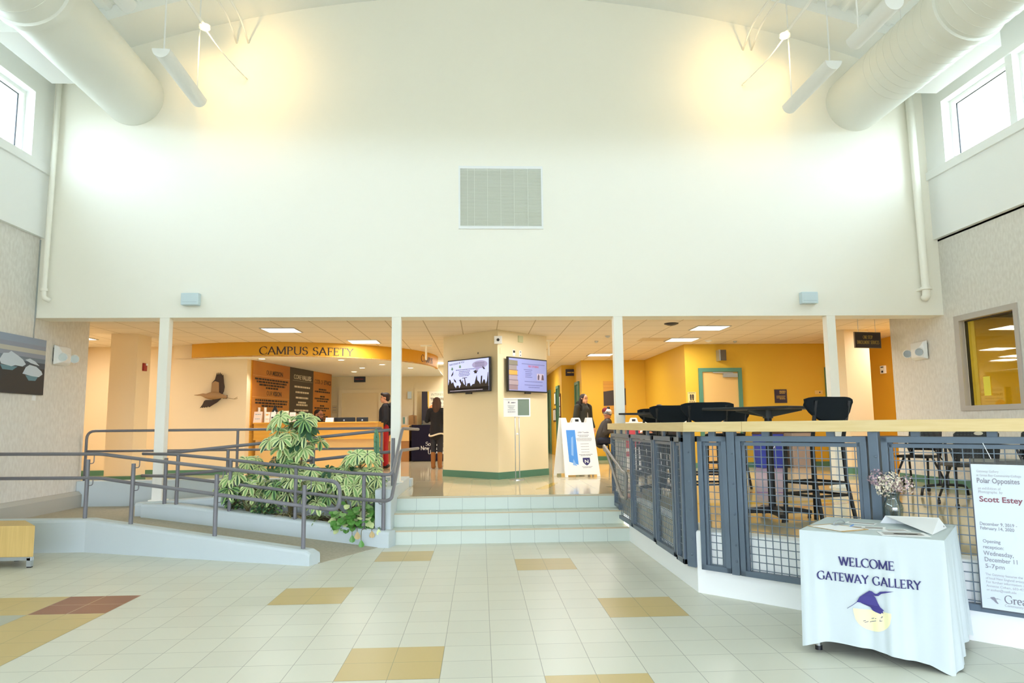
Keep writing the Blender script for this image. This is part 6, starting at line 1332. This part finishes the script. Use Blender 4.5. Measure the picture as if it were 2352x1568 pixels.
HL = lambda h: [('e', (h[0]-.025, 0, h[2]+.04), (.102, .092, .09)), ([(h[0]-.07, 0, h[2]), (h[0]-.10, 0, h[2]-.14), (h[0]-.11, 0, h[2]-.26)], [.082, .085, .06]), ([(h[0]-.02, .075, h[2]), (h[0]-.05, .075, h[2]-.18)], [.035, .035]), ([(h[0]-.02, -.075, h[2]), (h[0]-.05, -.075, h[2]-.18)], [.035, .035])]
h2 = (.03, 0, 1.57)
def ex2(t, f, k):
    skinmesh('jacket_lining', t, [([V((.16*math.cos(R(a))*1.05, .17*math.sin(R(a))*1.05, .80+.03*math.sin(R(a*2))))*k for a in range(0, 361, 20)], [.022*k]*19)], cream_k, .011)
    skinmesh('scarf', t, [([V((.06, .17, 1.40))*k, V((.12, .22, 1.28))*k, V((.16, .24, 1.16))*k], [.03*k, .035*k, .03*k])], cream_k, .011)
person('person with long brown hair, black coat and tan boots, seen from behind', (-1.03, 6.95, PZ), R(82), 1.58, h2, .12, 0, B2, skin_a, [('coat', JK2, jkt2, .012), ('trousers', TR2, dark_p, .012), ('boots', BT, boot, .012), ('hair', HL(h2), hair_b, .011)], ex2)
# woman in a dark parka behind the sandwich board
h3 = (.03, 0, 1.565)
def ex3(t, f, k):
    skinmesh('fur_hood', t, [([V((.05, -.10, 1.30))*k, V((.02, -.13, 1.41))*k, V((-.10, -.08, 1.47))*k, V((-.10, .08, 1.47))*k, V((.02, .13, 1.41))*k, V((.05, .10, 1.30))*k], [.05*k]*6)], fur, .012)
    skinmesh('shirt', t, [([V((.13, 0, 1.02))*k, V((.115, 0, 1.30))*k], [.035*k, .035*k])], M('grey_shirt', '9a9690', .9), .012); skinmesh('backpack', t, [([V((-.20, .02, 1.0))*k, V((-.20, .02, 1.24))*k], [.10*k, .10*k])], jkt2, .014)
B3 = TORSO+[leg(.09), leg(-.09), foot(.09), foot(-.09), aL, aR]+hand((.11, .20, .89), (.5, 0, -.8))+hand((.11, -.20, .89), (.5, 0, -.8), side=-1)
person('person with long dark hair in a dark fur-hooded parka, behind the sandwich board', (2.36, 7.6, PZ), R(-58), 1.66, h3, .10, R(10), B3, skin_a, [('parka', JK, parka, .012), ('trousers', TR, dark_p, .012), ('shoes', SH, black, .012), ('hair', HL(h3), hair_d, .011)], ex3)
# seated figures
def seated(label, loc, rz, H, headc, tilt, skin, coat, trousers, shoes, hair=None, extra=None, glasses=False, yaw=0, lean=.10, armw=None, brow=None):
    aw = armw or [(.34, .14, .76), (.34, -.14, .76)]; A1 = ([(lean, .18, .96), (.10, .24, .72), aw[0]], [.050, .040, .030]); A2_ = ([(lean, -.18, .96), (.10, -.24, .72), aw[1]], [.050, .040, .030])
    tor = [([(0, 0, .54), (lean*.3, 0, .70), (lean*.8, 0, .86), (lean, 0, .95)], [.135, .12, .125, .09]), ([(lean, -.15, .955), (lean, .15, .955)], [.055, .055]), ([(lean, 0, .96), (headc[0]-.02, 0, headc[2]-.06)], [.05, .048])]
    lg_ = [([(0, y, .52), (.42, y*1.3, .52), (.40, y*1.3, .09)], [.082, .056, .04]) for y in (.1, -.1)]; ft = [([(.40, y*1.3, .06), (.47, y*1.3, .045), (.56, y*1.3, .035)], [.042, .04, .032]) for y in (.1, -.1)]
    limbs = tor+lg_+ft+[A1, A2_]+hand(aw[0], (1, -.2, -.1))+hand(aw[1], (1, .2, -.1), side=-1)
    coatc = [([(0, 0, .50), (lean*.3, 0, .70), (lean*.8, 0, .86), (lean, 0, .955)], [.16, .155, .155, .105]), ([(lean, -.15, .955), (lean, .15, .955)], [.078, .078]), grow(A1, .024), grow(A2_, .024)]
    cl_ = [('jacket', coatc, coat, .012), ('trousers', [([(0, 0, .52), (.02, 0, .52)], [.15, .15])]+[grow(c, .02) for c in lg_], trousers, .012), ('shoes', [grow(c, .008) for c in ft], shoes, .011)]
    if hair: cl_.append(('hair', hair, hair_d, .010))
    return person(label, loc, rz, H, headc, tilt, yaw, limbs, skin, cl_, extra, glasses, brow=brow)
def pchair(x, y, rz, lb):
    t = thing('side_chair', lb, 'chair', (0, 0, 0), 0, 'dark chairs of the seated people'); B().box(-.21, .21, -.21, .21, .42, .445).obj('seat', black, t, bevel=.01); B().box(-.26, -.23, -.2, .2, .55, .80).obj('backrest', black, t, bevel=.01)
    for u in (-1, 1):
        for v in (-1, 1): B().tube([(u*.19, v*.19, .43), (u*.22, v*.21, 0)], .012, 8).obj('leg', black, t)
        B().tube([(-.20, u*.18, .43), (-.25, u*.18, .78)], .012, 8).obj('back_support', black, t)
    t.location = (x, y, PZ); t.rotation_euler = (0, 0, rz); return t
h4 = (.15, 0, 1.13)
def beanie(t, f, k):
    c = lambda x, y, z: f(x, y, z)
    bn = skinmesh('knit_hat', t, [('e', c(-.012, 0, .062), (.112*k, .098*k, .088*k))], M('white_knit', 'cfcac4', .95), .010)
    q = B(); q.tube([c(.098*math.cos(R(a))-.012, .09*math.sin(R(a)), .035) for a in range(0, 360, 18)], .019*k, 8, True); q.obj('cuff', M('grey_knit', '6f6e70', .95), bn, smooth=True)
    q = B(); q.sph(c(-.07, 0, .07), (.075*k, .09*k, .085*k), 14, 10); q.obj('red_side', M('maroon_knit', '6a1c24', .95), bn, smooth=True); q = B(); q.sph(c(-.02, 0, .165), .04*k, 14, 10); q.obj('pompom', black, bn, smooth=True)
    m = face(c(.03, -.098, .062), f(1, 0, 0)-f(0, 0, 0), f(0, 0, 1)-f(0, 0, 0)); text('PAT', m @ Matrix.Translation((-.02, -.02, .006)), black, bn, .09, .06, bold=.02)
seated('person in a knitted bobble hat and grey hoodie sitting with head bowed', (2.88, 8.3, PZ), R(-12), 1.75, h4, .35, skin_b, hood_, jean, grey_s, None, beanie, lean=.16)
pchair(2.86, 8.3, R(-12), 'dark chair under the person in the bobble hat')
HS = lambda h: [('e', (h[0]-.025, 0, h[2]+.052), (.095, .084, .078)), ('e', (h[0]-.06, 0, h[2]), (.05, .076, .06))]
h5 = (.10, 0, 1.15)
def beard(t, f, k): skinmesh('beard', t, [([f(.03, -.064, -.03), f(.075, -.035, -.085), f(.09, 0, -.10), f(.075, .035, -.085), f(.03, .064, -.03)], [.02*k, .028*k, .03*k, .028*k, .02*k]), ([f(.094, -.024, -.045), f(.10, 0, -.042), f(.094, .024, -.045)], [.008*k]*3)], hair_d, .008)
seated('bearded person with glasses sitting behind the reception desk', (-3.80, 7.35, PZ), R(-28), 1.78, h5, .08, skin_b, jkt, dark_p, black, HS(h5), beard, True)
pchair(-3.80, 7.35, R(-28), 'dark chair behind the reception desk')
h6 = (.16, 0, 1.13)
seated('person with glasses sitting left of the farthest bar stool, face down', (3.42, 5.0 if False else 4.2, PZ), R(195), 1.75, h6, .30, skin_b, jkt2, jean, black, HS(h6), None, True, lean=.14)
pchair(3.42, 4.2, R(195), 'dark chair under the person with glasses by the bar stools')
t = thing('work_table', 'small table with a yellow item in front of the person in the bobble hat', 'table', (3.45, 8.15, PZ)); B().box(3.2, 3.75, 7.8, 8.5, PZ+.70, PZ+.73).obj('tabletop', M('warm_wood', 'c98f3e', .5), t)
for x in (3.24, 3.71):
    for y in (7.84, 8.46): B().box(x-.02, x+.02, y-.02, y+.02, PZ, PZ+.70).obj('leg', black, t)
